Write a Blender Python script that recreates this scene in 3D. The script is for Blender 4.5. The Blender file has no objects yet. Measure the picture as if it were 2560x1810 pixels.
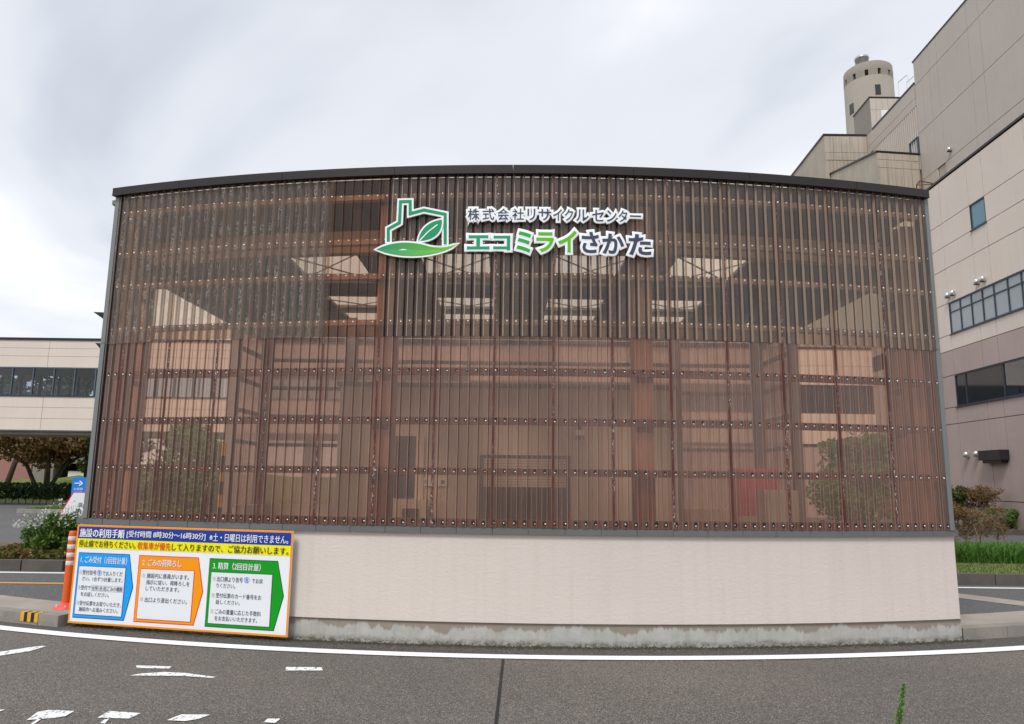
import bpy, bmesh, math, random
from mathutils import Vector, Matrix
random.seed(7)
S = bpy.context.scene
COL = S.collection
PI = math.pi
# ------------------------------------------------------------------ camera
PITCH, ROLL, FPX, EYE = 0.159472, 0.012781, 1814.8, 1.6
cam_d = bpy.data.cameras.new('camera')
cam = bpy.data.objects.new('camera', cam_d); COL.objects.link(cam)
cam_d.sensor_fit = 'HORIZONTAL'; cam_d.sensor_width = 36.0; cam_d.lens = FPX / 2560 * 36.0
cam_d.clip_start = 0.05; cam_d.clip_end = 3000
fw = Vector((0, math.cos(PITCH), math.sin(PITCH))); up0 = Vector((0, -math.sin(PITCH), math.cos(PITCH)))
rx = Vector((1, 0, 0)) * math.cos(ROLL) + up0 * math.sin(ROLL)
upv = up0 * math.cos(ROLL) - Vector((1, 0, 0)) * math.sin(ROLL)
cam.matrix_world = Matrix(((rx.x, upv.x, -fw.x, 0), (rx.y, upv.y, -fw.y, 0), (rx.z, upv.z, -fw.z, EYE), (0, 0, 0, 1)))
S.camera = cam
# ------------------------------------------------------------------ sky: bright overcast
SUN_EL, SUN_AZ = math.radians(52), math.radians(205)      # azimuth clockwise from +Y: behind the camera, to the left
W = bpy.data.worlds.new('World'); S.world = W; W.use_nodes = True
nt = W.node_tree; N = nt.nodes; Lk = nt.links
for n in list(N): N.remove(n)
def nn(t, **kw):
    n = N.new(t)
    for k, v in kw.items(): setattr(n, k, v)
    return n
out = nn('ShaderNodeOutputWorld'); bg = nn('ShaderNodeBackground')
sky = nn('ShaderNodeTexSky', sky_type='NISHITA'); sky.sun_disc = False; sky.sun_elevation = SUN_EL; sky.sun_rotation = SUN_AZ
tc = nn('ShaderNodeTexCoord'); sep = nn('ShaderNodeSeparateXYZ'); Lk.new(tc.outputs['Generated'], sep.inputs[0])
za = nn('ShaderNodeMath', operation='ADD'); za.inputs[1].default_value = 0.22
zm = nn('ShaderNodeMath', operation='MAXIMUM'); zm.inputs[1].default_value = 0.0
Lk.new(sep.outputs[2], zm.inputs[0]); Lk.new(zm.outputs[0], za.inputs[0])
dv = nn('ShaderNodeVectorMath', operation='DIVIDE'); cmb = nn('ShaderNodeCombineXYZ')
for i in range(3): Lk.new(za.outputs[0], cmb.inputs[i])
Lk.new(tc.outputs['Generated'], dv.inputs[0]); Lk.new(cmb.outputs[0], dv.inputs[1])
mp = nn('ShaderNodeMapping'); mp.inputs['Scale'].default_value = (0.85, 0.62, 0.0); mp.inputs['Location'].default_value = (0.36, 1.75, 0.3)
Lk.new(dv.outputs[0], mp.inputs[0])
n1 = nn('ShaderNodeTexNoise'); n1.inputs['Scale'].default_value = 1.15; n1.inputs['Detail'].default_value = 5; n1.inputs['Roughness'].default_value = 0.5; n1.inputs['Distortion'].default_value = 0.5
Lk.new(mp.outputs[0], n1.inputs['Vector'])
cr = nn('ShaderNodeValToRGB'); cr.color_ramp.interpolation = 'EASE'
e = cr.color_ramp.elements
e[0].position = 0.30; e[0].color = (0.46, 0.495, 0.555, 1)
e[1].position = 0.70; e[1].color = (0.90, 0.895, 0.905, 1)
m_ = e.new(0.47); m_.color = (0.65, 0.67, 0.715, 1)
Lk.new(n1.outputs[0], cr.inputs[0])
sks = nn('ShaderNodeVectorMath', operation='SCALE'); sks.inputs['Scale'].default_value = 0.10; Lk.new(sky.outputs[0], sks.inputs[0])
mx = nn('ShaderNodeMix', data_type='RGBA'); mx.inputs[0].default_value = 0.90
Lk.new(sks.outputs[0], mx.inputs[6]); Lk.new(cr.outputs[0], mx.inputs[7]); Lk.new(mx.outputs[2], bg.inputs[0])
bg.inputs[1].default_value = 1.0
Lk.new(bg.outputs[0], out.inputs[0])
# ------------------------------------------------------------------ sun through cloud
sd = bpy.data.lights.new('sun', 'SUN'); sd.energy = 1.7; sd.angle = math.radians(16); sd.color = (1.0, 0.965, 0.92)
so = bpy.data.objects.new('sun', sd); COL.objects.link(so)
sdir = Vector((math.sin(SUN_AZ) * math.cos(SUN_EL), math.cos(SUN_AZ) * math.cos(SUN_EL), math.sin(SUN_EL)))
so.rotation_euler = sdir.to_track_quat('Z', 'Y').to_euler(); so.location = sdir * 80
S.view_settings.view_transform = 'Standard'; S.view_settings.look = 'None'; S.view_settings.gamma = 1.0
S.view_settings.exposure = 0.45
S.render.engine = 'CYCLES'
S.cycles.transparent_max_bounces = 24; S.cycles.max_bounces = 8; S.cycles.diffuse_bounces = 4
S.cycles.use_denoising = True
# ------------------------------------------------------------------ materials
MATS = {}
class NB:
    def __init__(s, m): s.t = m.node_tree; s.n = s.t.nodes; s.l = s.t.links
    def new(s, t, ins=None, **kw):
        n = s.n.new(t)
        for k, v in kw.items(): setattr(n, k, v)
        for k, v in (ins or {}).items():
            if isinstance(v, bpy.types.NodeSocket): s.l.new(v, n.inputs[k])
            else: n.inputs[k].default_value = v
        return n
    def noise(s, vec, scale, detail=4, rough=0.55, dist=0.0):
        return s.new('ShaderNodeTexNoise', {'Vector': vec, 'Scale': scale, 'Detail': detail, 'Roughness': rough, 'Distortion': dist}).outputs[0]
    def mapv(s, vec, sc=(1, 1, 1), loc=(0, 0, 0)):
        return s.new('ShaderNodeMapping', {'Vector': vec, 'Scale': sc, 'Location': loc}).outputs[0]
    def ramp(s, f, a, b):
        r = s.new('ShaderNodeMapRange', {0: f, 1: a, 2: b}); r.clamp = True; return r.outputs[0]
    def mix(s, f, a, b):
        n = s.new('ShaderNodeMix', data_type='RGBA')
        for k, v in ((0, f), (6, a), (7, b)):
            if isinstance(v, bpy.types.NodeSocket): s.l.new(v, n.inputs[k])
            else: n.inputs[k].default_value = (*v, 1) if isinstance(v, tuple) and len(v) == 3 else v
        return n.outputs[2]
    def math(s, op, a, b=0.0):
        return s.new('ShaderNodeMath', {0: a, 1: b}, operation=op).outputs[0]
def newmat(name):
    m = bpy.data.materials.new(name); m.use_nodes = True
    for n in list(m.node_tree.nodes): m.node_tree.nodes.remove(n)
    b = NB(m); o = b.new('ShaderNodeOutputMaterial'); MATS[name] = m
    return m, b, o
def mat(name, col, var=0.12, scale=3.0, rough=0.6, bump=0.0, bscale=60, metal=0.0, spec=0.4, fine=0.05, streak=0.0, stain=None):
    m, b, o = newmat(name)
    tco = b.new('ShaderNodeTexCoord').outputs['Object']
    big = b.noise(tco, scale, 5, 0.6)
    f = b.ramp(big, 0.25, 0.75)
    dark = tuple(c * (1 - var) for c in col); lite = tuple(min(1, c * (1 + var * 0.8)) for c in col)
    c = b.mix(f, dark, lite)
    if fine:
        fn = b.noise(tco, scale * 40, 2)
        c = b.mix(b.math('MULTIPLY', b.ramp(fn, 0.4, 0.7), fine * 2), c, tuple(x * 0.55 for x in col))
    if streak:
        st = b.noise(b.mapv(tco, (9, 9, 0.35)), 1.2, 4)
        c = b.mix(b.math('MULTIPLY', b.ramp(st, 0.48, 0.75), streak), c, tuple(x * 0.62 for x in col) if stain is None else stain)
    p = b.new('ShaderNodeBsdfPrincipled', {'Base Color': c, 'Roughness': rough, 'Metallic': metal, 'Specular IOR Level': spec})
    if bump:
        bn = b.new('ShaderNodeBump', {'Height': b.noise(tco, bscale, 4), 'Strength': bump, 'Distance': 0.01})
        b.l.new(bn.outputs[0], p.inputs['Normal'])
    b.l.new(p.outputs[0], o.inputs[0])
    return m
mat('stucco', (0.635, 0.565, 0.515), 0.04, 0.9, 0.85, 0.0, fine=0.0, streak=0.26, stain=(0.53, 0.46, 0.41))
m = MATS['stucco']; b = NB(m); p = [n for n in b.n if n.type == 'BSDF_PRINCIPLED'][0]     # trowelled relief
tco = b.new('ShaderNodeTexCoord').outputs['Object']
hn = b.noise(b.mapv(tco, (0.6, 1, 1.0)), 38, 3, 0.5, 0.8)
bn = b.new('ShaderNodeBump', {'Height': hn, 'Strength': 0.30, 'Distance': 0.010}); b.l.new(bn.outputs[0], p.inputs['Normal'])
mat('kerb_concrete', (0.30, 0.275, 0.245), 0.3, 3, 0.9, 0.4, 60, fine=0.2, streak=0.4)
mat('apron_concrete', (0.36, 0.32, 0.275), 0.2, 2, 0.9, 0.3, 70, fine=0.12)
mat('dark_kerb', (0.11, 0.098, 0.088), 0.35, 3, 0.9, 0.4, 50, fine=0.2)
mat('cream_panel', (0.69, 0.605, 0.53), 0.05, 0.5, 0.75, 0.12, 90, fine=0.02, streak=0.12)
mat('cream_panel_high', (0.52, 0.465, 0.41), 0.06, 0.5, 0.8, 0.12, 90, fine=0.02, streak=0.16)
mat('mauve_panel', (0.42, 0.335, 0.305), 0.07, 0.6, 0.8, 0.12, 90, fine=0.02, streak=0.14)
mat('joint_dark', (0.13, 0.11, 0.10), 0.1, 2, 0.9)
mat('tower_concrete', (0.30, 0.27, 0.23), 0.09, 0.35, 0.9, 0.2, 5, fine=0.04, streak=0.25)
mat('old_panel', (0.47, 0.415, 0.34), 0.14, 0.8, 0.9, 0.2, 20, fine=0.04, streak=0.5, stain=(0.22, 0.17, 0.11))
mat('black_metal', (0.022, 0.022, 0.026), 0.2, 4, 0.4, metal=0.2)
mat('fascia', (0.030, 0.024, 0.024), 0.15, 2, 0.38, metal=0.3, fine=0.02)
mat('flashing', (0.165, 0.168, 0.166), 0.1, 2, 0.42, metal=0.35, fine=0.03)
mat('trim_grey', (0.20, 0.215, 0.21), 0.06, 2, 0.45, metal=0.3, fine=0.02)
m, b, o = newmat('screw_steel')
r_ = b.new('ShaderNodeNewGeometry').outputs['Random Per Island']
p = b.new('ShaderNodeBsdfPrincipled', {'Base Color': b.mix(b.ramp(r_, 0.0, 0.55), (0.30, 0.26, 0.23), (0.86, 0.85, 0.83)), 'Metallic': 0.8, 'Roughness': 0.3}); b.l.new(p.outputs[0], o.inputs[0])
mat('washer_black', (0.016, 0.012, 0.011), 0.2, 20, 0.6)
mat('lap_brown', (0.085, 0.028, 0.021), 0.4, 10, 0.5, fine=0.0)
m = MATS['lap_brown']; b = NB(m); p = [n for n in b.n if n.type == 'BSDF_PRINCIPLED'][0]
tco = b.new('ShaderNodeTexCoord').outputs['Object']; src = p.inputs['Base Color'].links[0].from_socket
sc_ = b.math('MULTIPLY', b.ramp(b.noise(b.mapv(tco, (60, 60, 26)), 1.5, 5, 0.75), 0.53, 0.60), b.ramp(b.noise(tco, 1.6, 2), 0.46, 0.62))
b.l.new(b.mix(sc_, src, (0.52, 0.47, 0.45)), p.inputs['Base Color'])
mat('rust_girt', (0.24, 0.115, 0.055), 0.6, 7, 0.8, 0.2, 90, fine=0.3)
mat('tan_girt', (0.56, 0.455, 0.38), 0.15, 5, 0.7, fine=0.08)
mat('post_steel', (0.60, 0.44, 0.33), 0.15, 3, 0.65, fine=0.05, streak=0.25, stain=(0.22, 0.10, 0.06))
mat('ceiling_dark', (0.20, 0.185, 0.17), 0.12, 1, 0.8)
mat('ceiling_beam', (0.27, 0.235, 0.20), 0.12, 2, 0.7)
mat('booth_cream', (0.66, 0.59, 0.48), 0.05, 1, 0.7, fine=0.02, streak=0.1)
mat('dark_glass', (0.02, 0.023, 0.027), 0.2, 1, 0.08, spec=0.6, fine=0)
mat('blind_slat', (0.52, 0.47, 0.39), 0.05, 2, 0.6)
mat('frame_navy', (0.035, 0.045, 0.062), 0.1, 3, 0.45, metal=0.2, fine=0)
mat('blue_frame', (0.10, 0.125, 0.16), 0.1, 3, 0.45, metal=0.3, fine=0)
mat('white_paint', (0.80, 0.80, 0.79), 0.04, 3, 0.5, fine=0.02)
mat('red_paint', (0.62, 0.025, 0.06), 0.06, 3, 0.35, fine=0)
mat('vent_alu', (0.62, 0.63, 0.64), 0.06, 6, 0.3, metal=0.85, fine=0)
mat('orange_plastic', (0.78, 0.115, 0.015), 0.08, 6, 0.45, fine=0.05)
mat('red_plastic', (0.72, 0.10, 0.085), 0.08, 6, 0.5, fine=0.05)
mat('reflector_white', (0.66, 0.67, 0.69), 0.04, 6, 0.35, fine=0.03)
mat('yellow_paint', (0.72, 0.40, 0.02), 0.15, 6, 0.6, fine=0.1)
mat('black_rubber', (0.02, 0.02, 0.02), 0.2, 6, 0.7)
mat('grating', (0.085, 0.085, 0.085), 0.15, 6, 0.5, metal=0.5)
mat('bark', (0.085, 0.062, 0.05), 0.3, 8, 0.9, 0.5, 30)
mat('twig', (0.20, 0.15, 0.12), 0.25, 12, 0.9)
mat('soil', (0.16, 0.115, 0.08), 0.3, 6, 0.95, 0.5, 40, fine=0.2)
mat('lawn', (0.16, 0.20, 0.045), 0.3, 3, 0.95, 0.5, 60, fine=0.25)
mat('gate_red', (0.34, 0.17, 0.15), 0.1, 2, 0.8)
mat('blue_steel', (0.05, 0.26, 0.62), 0.1, 2, 0.5)
mat('hut_concrete', (0.24, 0.225, 0.20), 0.15, 1, 0.9, streak=0.3)
# printed colours
def flat(name, col, rough=0.45, spec=0.25):
    m, b, o = newmat(name)
    p = b.new('ShaderNodeBsdfPrincipled', {'Base Color': (*col, 1), 'Roughness': rough, 'Specular IOR Level': spec}); b.l.new(p.outputs[0], o.inputs[0]); return m
flat('print_white', (0.79, 0.81, 0.84)); flat('print_orange', (0.86, 0.30, 0.004)); flat('print_navy', (0.012, 0.045, 0.30))
flat('print_yellow', (0.84, 0.78, 0.01)); flat('print_black', (0.015, 0.015, 0.02)); flat('print_red', (0.72, 0.025, 0.02))
flat('print_sky', (0.01, 0.33, 0.82)); flat('print_outline_blue', (0.01, 0.06, 0.33)); flat('print_green', (0.004, 0.30, 0.012))
flat('print_outline_green', (0.01, 0.12, 0.04)); flat('print_crimson', (0.74, 0.02, 0.06)); flat('print_text', (0.035, 0.045, 0.09))
flat('print_grey', (0.36, 0.38, 0.42)); flat('print_pale', (0.74, 0.77, 0.80)); flat('print_blue', (0.02, 0.22, 0.72))
flat('logo_white', (0.86, 0.90, 0.93)); flat('logo_green', (0.012, 0.30, 0.125)); flat('logo_teal', (0.015, 0.33, 0.15))
flat('logo_mid', (0.025, 0.40, 0.055)); flat('logo_lime', (0.11, 0.50, 0.008)); flat('logo_slate', (0.055, 0.065, 0.105))
m, b, o = newmat('logo_hill')                                   # printed blend from green to lime
gx = b.new('ShaderNodeSeparateXYZ', {0: b.new('ShaderNodeTexCoord').outputs['UV']}).outputs[0]
p = b.new('ShaderNodeBsdfPrincipled', {'Base Color': b.mix(b.ramp(gx, 0.1, 1.0), (0.012, 0.29, 0.10), (0.15, 0.55, 0.008)), 'Roughness': 0.4}); b.l.new(p.outputs[0], o.inputs[0])
# glass with a view through
def glass(name, tint, refl=0.12, haze=0.0, hazecol=(0.5, 0.5, 0.5), cap=0.3):
    m, b, o = newmat(name)
    tr = b.new('ShaderNodeBsdfTransparent', {0: (*tint, 1)}); df = b.new('ShaderNodeBsdfDiffuse', {0: (*hazecol, 1)})
    a = b.new('ShaderNodeMixShader', {0: haze, 1: tr.outputs[0], 2: df.outputs[0]})
    gl = b.new('ShaderNodeBsdfGlossy', {0: (1, 1, 1, 1), 1: 0.03}); fr = b.new('ShaderNodeFresnel', {0: 1.5})
    f = b.math('MAXIMUM', b.math('MINIMUM', b.math('ADD', fr.outputs[0], refl), cap), 0.0)
    x = b.new('ShaderNodeMixShader', {0: f, 1: a.outputs[0], 2: gl.outputs[0]}); b.l.new(x.outputs[0], o.inputs[0]); return m
glass('window_glass', (0.80, 0.82, 0.84), -0.02)
glass('curtain_glass', (0.2, 0.22, 0.24), 0.02, 0.8, (0.33, 0.37, 0.385), 0.22)
glass('blue_glass', (0.1, 0.15, 0.2), 0.04, 0.9, (0.10, 0.24, 0.31), 0.12)
glass('skylight', (0.95, 0.93, 0.90), -0.1, 0.05, (0.8, 0.8, 0.78), 0.06)
# tinted corrugated polycarbonate; UV is metres along the wall and height
def poly(name, tint, haze, hazecol, flake=0.0, streak=0.25, edge=0.0, gloss=0.14, bands=(), top=None):
    m, b, o = newmat(name)
    uv = b.new('ShaderNodeTexCoord').outputs['UV']; sp = b.new('ShaderNodeSeparateXYZ', {0: uv}); u, v = sp.outputs[0], sp.outputs[1]
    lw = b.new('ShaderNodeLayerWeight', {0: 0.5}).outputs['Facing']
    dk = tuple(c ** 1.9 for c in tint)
    blot = b.ramp(b.noise(b.mapv(uv, (0.8, 0.5, 1)), 2.2, 4), 0.3, 0.7)
    tcol = b.mix(blot, tuple(c * 0.9 for c in tint), tint)
    rnd = b.new('ShaderNodeObjectInfo').outputs['Random']
    tcol = b.mix(b.math('MULTIPLY', rnd, 0.6), tcol, tuple(c * k for c, k in zip(tint, (0.86, 0.82, 0.80))))
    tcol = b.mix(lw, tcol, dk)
    tr = b.new('ShaderNodeBsdfTransparent', {0: tcol})
    ph = b.math('FRACT', b.math('MULTIPLY', b.math('ADD', u, 0.033), 1 / 0.09983))
    def band(x, a0, a1, b0, b1): return b.math('MULTIPLY', b.ramp(x, a0, a1), b.math('SUBTRACT', 1.0, b.ramp(x, b0, b1)))
    st = b.ramp(b.noise(b.mapv(uv, (26, 0.5, 1)), 1.0, 5, 0.6), 0.42, 0.75)
    dirt = b.ramp(b.noise(b.mapv(uv, (5, 2, 1)), 3.0, 5, 0.7), 0.5, 0.8)
    wob = b.noise(b.mapv(uv, (22, 12, 1)), 2.0, 3, 0.7)
    h = b.math('ADD', b.math('ADD', haze * 0.8, b.math('MULTIPLY', rnd, haze * 0.5)), b.math('MULTIPLY', st, streak * 0.5)); h = b.math('ADD', h, b.math('MULTIPLY', dirt, streak * 0.22))
    hcol = b.mix(dirt, hazecol, tuple(c * 0.6 for c in hazecol))
    if edge:      # chalky weathering with a ragged border along each rib
        q = b.math('ADD', ph, b.math('MULTIPLY', b.math('SUBTRACT', wob, 0.5), 0.26))
        e = b.math('MULTIPLY', band(q, 0.05, 0.08, 0.44, 0.47), b.ramp(b.noise(b.mapv(uv, (3, 0.8, 1)), 2, 2), 0.22, 0.5))
        if top: e = b.math('MULTIPLY', e, b.math('SUBTRACT', 1.0, b.ramp(b.math('ADD', v, b.math('MULTIPLY', wob, 0.10)), 4.765, 4.785)))
        h = b.math('ADD', h, b.math('MULTIPLY', e, edge))
    for bi, (a0, a1, col, amt, rag) in enumerate(bands):      # rib glints and groove shade painted in as pale and dark stripes
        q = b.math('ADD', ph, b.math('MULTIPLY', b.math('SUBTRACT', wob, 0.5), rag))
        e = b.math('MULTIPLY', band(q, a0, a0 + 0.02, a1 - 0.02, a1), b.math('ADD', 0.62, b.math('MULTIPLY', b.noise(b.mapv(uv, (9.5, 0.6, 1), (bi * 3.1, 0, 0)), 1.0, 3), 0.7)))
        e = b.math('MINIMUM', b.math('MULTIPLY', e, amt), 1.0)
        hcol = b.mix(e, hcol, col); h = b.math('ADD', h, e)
    if flake:     # curling, crackled surface film
        dist = b.new('ShaderNodeVectorMath', {0: uv, 1: b.new('ShaderNodeVectorMath', {0: b.new('ShaderNodeTexNoise', {'Vector': uv, 'Scale': 24.0, 'Detail': 2}).outputs['Color'], 'Scale': 0.05}, operation='SCALE').outputs[0]}, operation='ADD').outputs[0]
        vo = b.new('ShaderNodeTexVoronoi', {'Vector': b.mapv(dist, (1.0, 0.42, 1)), 'Scale': 34.0}, feature='DISTANCE_TO_EDGE').outputs[0]
        ln = b.math('SUBTRACT', 1.0, b.ramp(vo, 0.03, 0.075))
        msk = b.math('MULTIPLY', b.math('MULTIPLY', b.ramp(b.noise(b.mapv(uv, (6, 2.2, 1)), 2.0, 3), 0.44, 0.56), ln), band(ph, 0.08, 0.16, 0.46, 0.55))
        fl = b.math('MULTIPLY', msk, flake)
        hcol = b.mix(fl, hcol, (0.55, 0.52, 0.47)); h = b.math('ADD', h, fl)
    # little chalky drips and bird marks
    sp2 = b.math('MULTIPLY', b.ramp(b.noise(b.mapv(uv, (20, 6, 1)), 1.5, 4, 0.7), 0.735, 0.77), 0.6)
    hcol = b.mix(sp2, hcol, (0.6, 0.58, 0.56)); h = b.math('MINIMUM', b.math('ADD', h, sp2), 0.92)
    df = b.new('ShaderNodeBsdfDiffuse', {0: hcol}); tl = b.new('ShaderNodeBsdfTranslucent', {0: hcol})
    sc = b.new('ShaderNodeMixShader', {0: 0.35, 1: df.outputs[0], 2: tl.outputs[0]})
    a = b.new('ShaderNodeMixShader', {0: h, 1: tr.outputs[0], 2: sc.outputs[0]})
    bmp = b.new('ShaderNodeBump', {'Height': b.noise(b.mapv(uv, (30, 3, 1)), 1, 2), 'Strength': 0.12, 'Distance': 0.01})
    gl = b.new('ShaderNodeBsdfGlossy', {0: (1, 1, 1, 1), 1: gloss, 'Normal': bmp.outputs[0]})
    fr = b.new('ShaderNodeFresnel', {0: 1.45})
    x = b.new('ShaderNodeMixShader', {0: b.math('MINIMUM', fr.outputs[0], 0.5), 1: a.outputs[0], 2: gl.outputs[0]})
    b.l.new(x.outputs[0], o.inputs[0]); return m
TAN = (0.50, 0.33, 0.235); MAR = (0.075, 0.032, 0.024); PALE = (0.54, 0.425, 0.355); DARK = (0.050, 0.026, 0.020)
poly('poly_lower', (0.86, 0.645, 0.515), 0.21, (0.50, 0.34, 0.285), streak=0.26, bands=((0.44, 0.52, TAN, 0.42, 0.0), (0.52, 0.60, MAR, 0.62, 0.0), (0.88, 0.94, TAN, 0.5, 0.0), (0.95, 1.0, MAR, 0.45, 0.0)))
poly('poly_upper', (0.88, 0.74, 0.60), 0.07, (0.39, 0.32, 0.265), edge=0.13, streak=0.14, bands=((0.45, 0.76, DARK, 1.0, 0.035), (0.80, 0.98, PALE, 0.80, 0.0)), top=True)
poly('poly_flaky', (0.86, 0.69, 0.53), 0.06, (0.33, 0.285, 0.235), flake=0.55, edge=0.20, streak=0.16, bands=((0.62, 0.84, DARK, 0.70, 0.10), (0.47, 0.62, PALE, 0.75, 0.08)), top=True)
poly('poly_clear', (0.86, 0.65, 0.50), 0.05, (0.32, 0.21, 0.15), streak=0.2, bands=((0.46, 0.52, TAN, 0.4, 0.0), (0.55, 0.62, MAR, 0.6, 0.0), (0.90, 0.96, TAN, 0.45, 0.0)))
poly('poly_rear', (0.85, 0.74, 0.68), 0.50, (0.66, 0.54, 0.49), streak=0.25)
# plinth concrete: pale, tea-stained from the top, mossy pocks along the foot; UV metres
m, b, o = newmat('plinth_concrete')
uv = b.new('ShaderNodeTexCoord').outputs['UV']; v = b.new('ShaderNodeSeparateXYZ', {0: uv}).outputs[1]
c = b.mix(b.ramp(b.noise(uv, 5, 6, 0.65), 0.3, 0.7), (0.36, 0.35, 0.32), (0.48, 0.475, 0.45))
drip = b.math('ADD', b.math('MULTIPLY', b.noise(b.mapv(uv, (1.6, 0.2, 1)), 1.4, 2, 0.5), 0.6), b.math('MULTIPLY', b.noise(b.mapv(uv, (9, 0.4, 1)), 1.4, 4, 0.6), 0.4))
lim = b.math('SUBTRACT', 0.40, b.math('MULTIPLY', drip, 0.47))
top = b.ramp(b.math('SUBTRACT', v, lim), -0.012, 0.012)
c = b.mix(b.math('MULTIPLY', top, 0.75), c, (0.225, 0.175, 0.13))
stn = b.ramp(b.noise(b.mapv(uv, (12, 1.0, 1)), 1.2, 5), 0.52, 0.78)
c = b.mix(b.math('MULTIPLY', stn, 0.45), c, (0.21, 0.19, 0.15))
pk = b.math('MULTIPLY', b.ramp(b.noise(uv, 42, 3, 0.6), 0.60, 0.66), b.math('SUBTRACT', 1.0, b.ramp(v, 0.02, 0.10)))
c = b.mix(pk, c, (0.035, 0.03, 0.025))
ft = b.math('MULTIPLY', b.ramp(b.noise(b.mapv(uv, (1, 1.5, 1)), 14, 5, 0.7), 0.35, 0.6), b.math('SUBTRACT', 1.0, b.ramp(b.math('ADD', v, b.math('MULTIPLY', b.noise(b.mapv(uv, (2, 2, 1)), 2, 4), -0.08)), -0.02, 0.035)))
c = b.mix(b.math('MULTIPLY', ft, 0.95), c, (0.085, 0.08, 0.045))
p = b.new('ShaderNodeBsdfPrincipled', {'Base Color': c, 'Roughness': 0.92})
b.l.new(b.new('ShaderNodeBump', {'Height': b.noise(uv, 60, 4), 'Strength': 0.3, 'Distance': 0.008}).outputs[0], p.inputs['Normal']); b.l.new(p.outputs[0], o.inputs[0])
# asphalt
def asphalt(name, lo, hi, spk, tint2):
    m, b, o = newmat(name)
    t = b.new('ShaderNodeTexCoord').outputs['Object']
    big = b.ramp(b.noise(b.mapv(t, (0.5, 0.9, 1)), 0.5, 5, 0.6), 0.3, 0.7); mid = b.ramp(b.noise(t, 3.0, 5, 0.65), 0.3, 0.7)
    c = b.mix(big, lo, hi); c = b.mix(b.math('MULTIPLY', mid, 0.35), c, tint2)
    vo = b.new('ShaderNodeTexVoronoi', {'Vector': t, 'Scale': 125.0}); fl = b.new('ShaderNodeSeparateColor', {0: vo.outputs['Color']})
    c = b.mix(b.ramp(fl.outputs[0], 0.72, 0.95), c, spk)
    c = b.mix(b.math('MULTIPLY', b.ramp(fl.outputs[1], 0.55, 0.9), 0.7), c, tuple(x * 0.35 for x in lo))
    c = b.mix(b.math('MULTIPLY', b.ramp(vo.outputs['Distance'], 0.35, 0.75), 0.6), c, tuple(x * 0.3 for x in lo))
    p = b.new('ShaderNodeBsdfPrincipled', {'Base Color': c, 'Roughness': 0.82, 'Specular IOR Level': 0.35})
    h = b.math('ADD', b.math('MULTIPLY', vo.outputs['Distance'], -1.0), b.noise(t, 200, 2))
    b.l.new(b.new('ShaderNodeBump', {'Height': h, 'Strength': 0.55, 'Distance': 0.006}).outputs[0], p.inputs['Normal']); b.l.new(p.outputs[0], o.inputs[0]); return m
asphalt('road_asphalt', (0.135, 0.125, 0.112), (0.25, 0.215, 0.190), (0.38, 0.335, 0.30), (0.165, 0.155, 0.140))
asphalt('yard_asphalt', (0.125, 0.125, 0.125), (0.185, 0.183, 0.18), (0.30, 0.30, 0.30), (0.14, 0.14, 0.14))
asphalt('gutter_grit', (0.075, 0.07, 0.063), (0.16, 0.145, 0.13), (0.27, 0.245, 0.22), (0.08, 0.075, 0.068))
# road paint, worn where aggregate pokes through: alpha-free, blends to asphalt colour
def roadpaint(name, col, wear):
    m, b, o = newmat(name)
    t = b.new('ShaderNodeTexCoord').outputs['Object']
    w = b.math('ADD', b.math('MULTIPLY', b.ramp(b.noise(b.mapv(t, (1, 0.6, 1)), 38, 4, 0.75), 0.66 - wear * 0.14, 0.76 - wear * 0.14), wear), b.math('MULTIPLY', b.ramp(b.noise(t, 9, 4, 0.7), 0.60, 0.72), wear * 0.6))
    tr = b.new('ShaderNodeBsdfTransparent')
    p = b.new('ShaderNodeBsdfPrincipled', {'Base Color': b.mix(b.noise(t, 6, 4), col, tuple(c * 0.86 for c in col)), 'Roughness': 0.75})
    x = b.new('ShaderNodeMixShader', {0: b.math('MINIMUM', w, 1.0), 1: p.outputs[0], 2: tr.outputs[0]}); b.l.new(x.outputs[0], o.inputs[0])
roadpaint('line_white', (0.93, 0.93, 0.92), 0.22); roadpaint('mark_white', (0.92, 0.92, 0.91), 0.9); roadpaint('line_orange', (0.72, 0.30, 0.05), 0.4)
# leaves
def leafmat(name, a, c2, c3=None):
    m, b, o = newmat(name)
    t = b.new('ShaderNodeTexCoord').outputs['Object']; r = b.new('ShaderNodeNewGeometry').outputs['Random Per Island']
    c = b.mix(b.ramp(b.noise(t, 1.6, 3), 0.35, 0.65), a, c2)
    if c3: c = b.mix(b.ramp(r, 0.72, 0.8), c, c3)
    c = b.mix(b.math('MULTIPLY', r, 0.5), c, tuple(x * 0.55 for x in a))
    d = b.new('ShaderNodeBsdfPrincipled', {'Base Color': c, 'Roughness': 0.6, 'Specular IOR Level': 0.3}); tl = b.new('ShaderNodeBsdfTranslucent', {0: c})
    x = b.new('ShaderNodeMixShader', {0: 0.3, 1: d.outputs[0], 2: tl.outputs[0]}); b.l.new(x.outputs[0], o.inputs[0])
leafmat('leaf_rust', (0.25, 0.115, 0.05), (0.22, 0.19, 0.06), (0.15, 0.18, 0.04)); leafmat('leaf_green', (0.085, 0.175, 0.03), (0.16, 0.26, 0.045))
leafmat('leaf_dark', (0.025, 0.052, 0.016), (0.05, 0.085, 0.025)); leafmat('leaf_olive', (0.10, 0.13, 0.035), (0.15, 0.17, 0.05))
leafmat('leaf_bright', (0.05, 0.17, 0.015), (0.10, 0.25, 0.025), (0.16, 0.22, 0.05)); leafmat('leaf_brown', (0.20, 0.115, 0.045), (0.27, 0.17, 0.06), (0.12, 0.08, 0.04))
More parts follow.
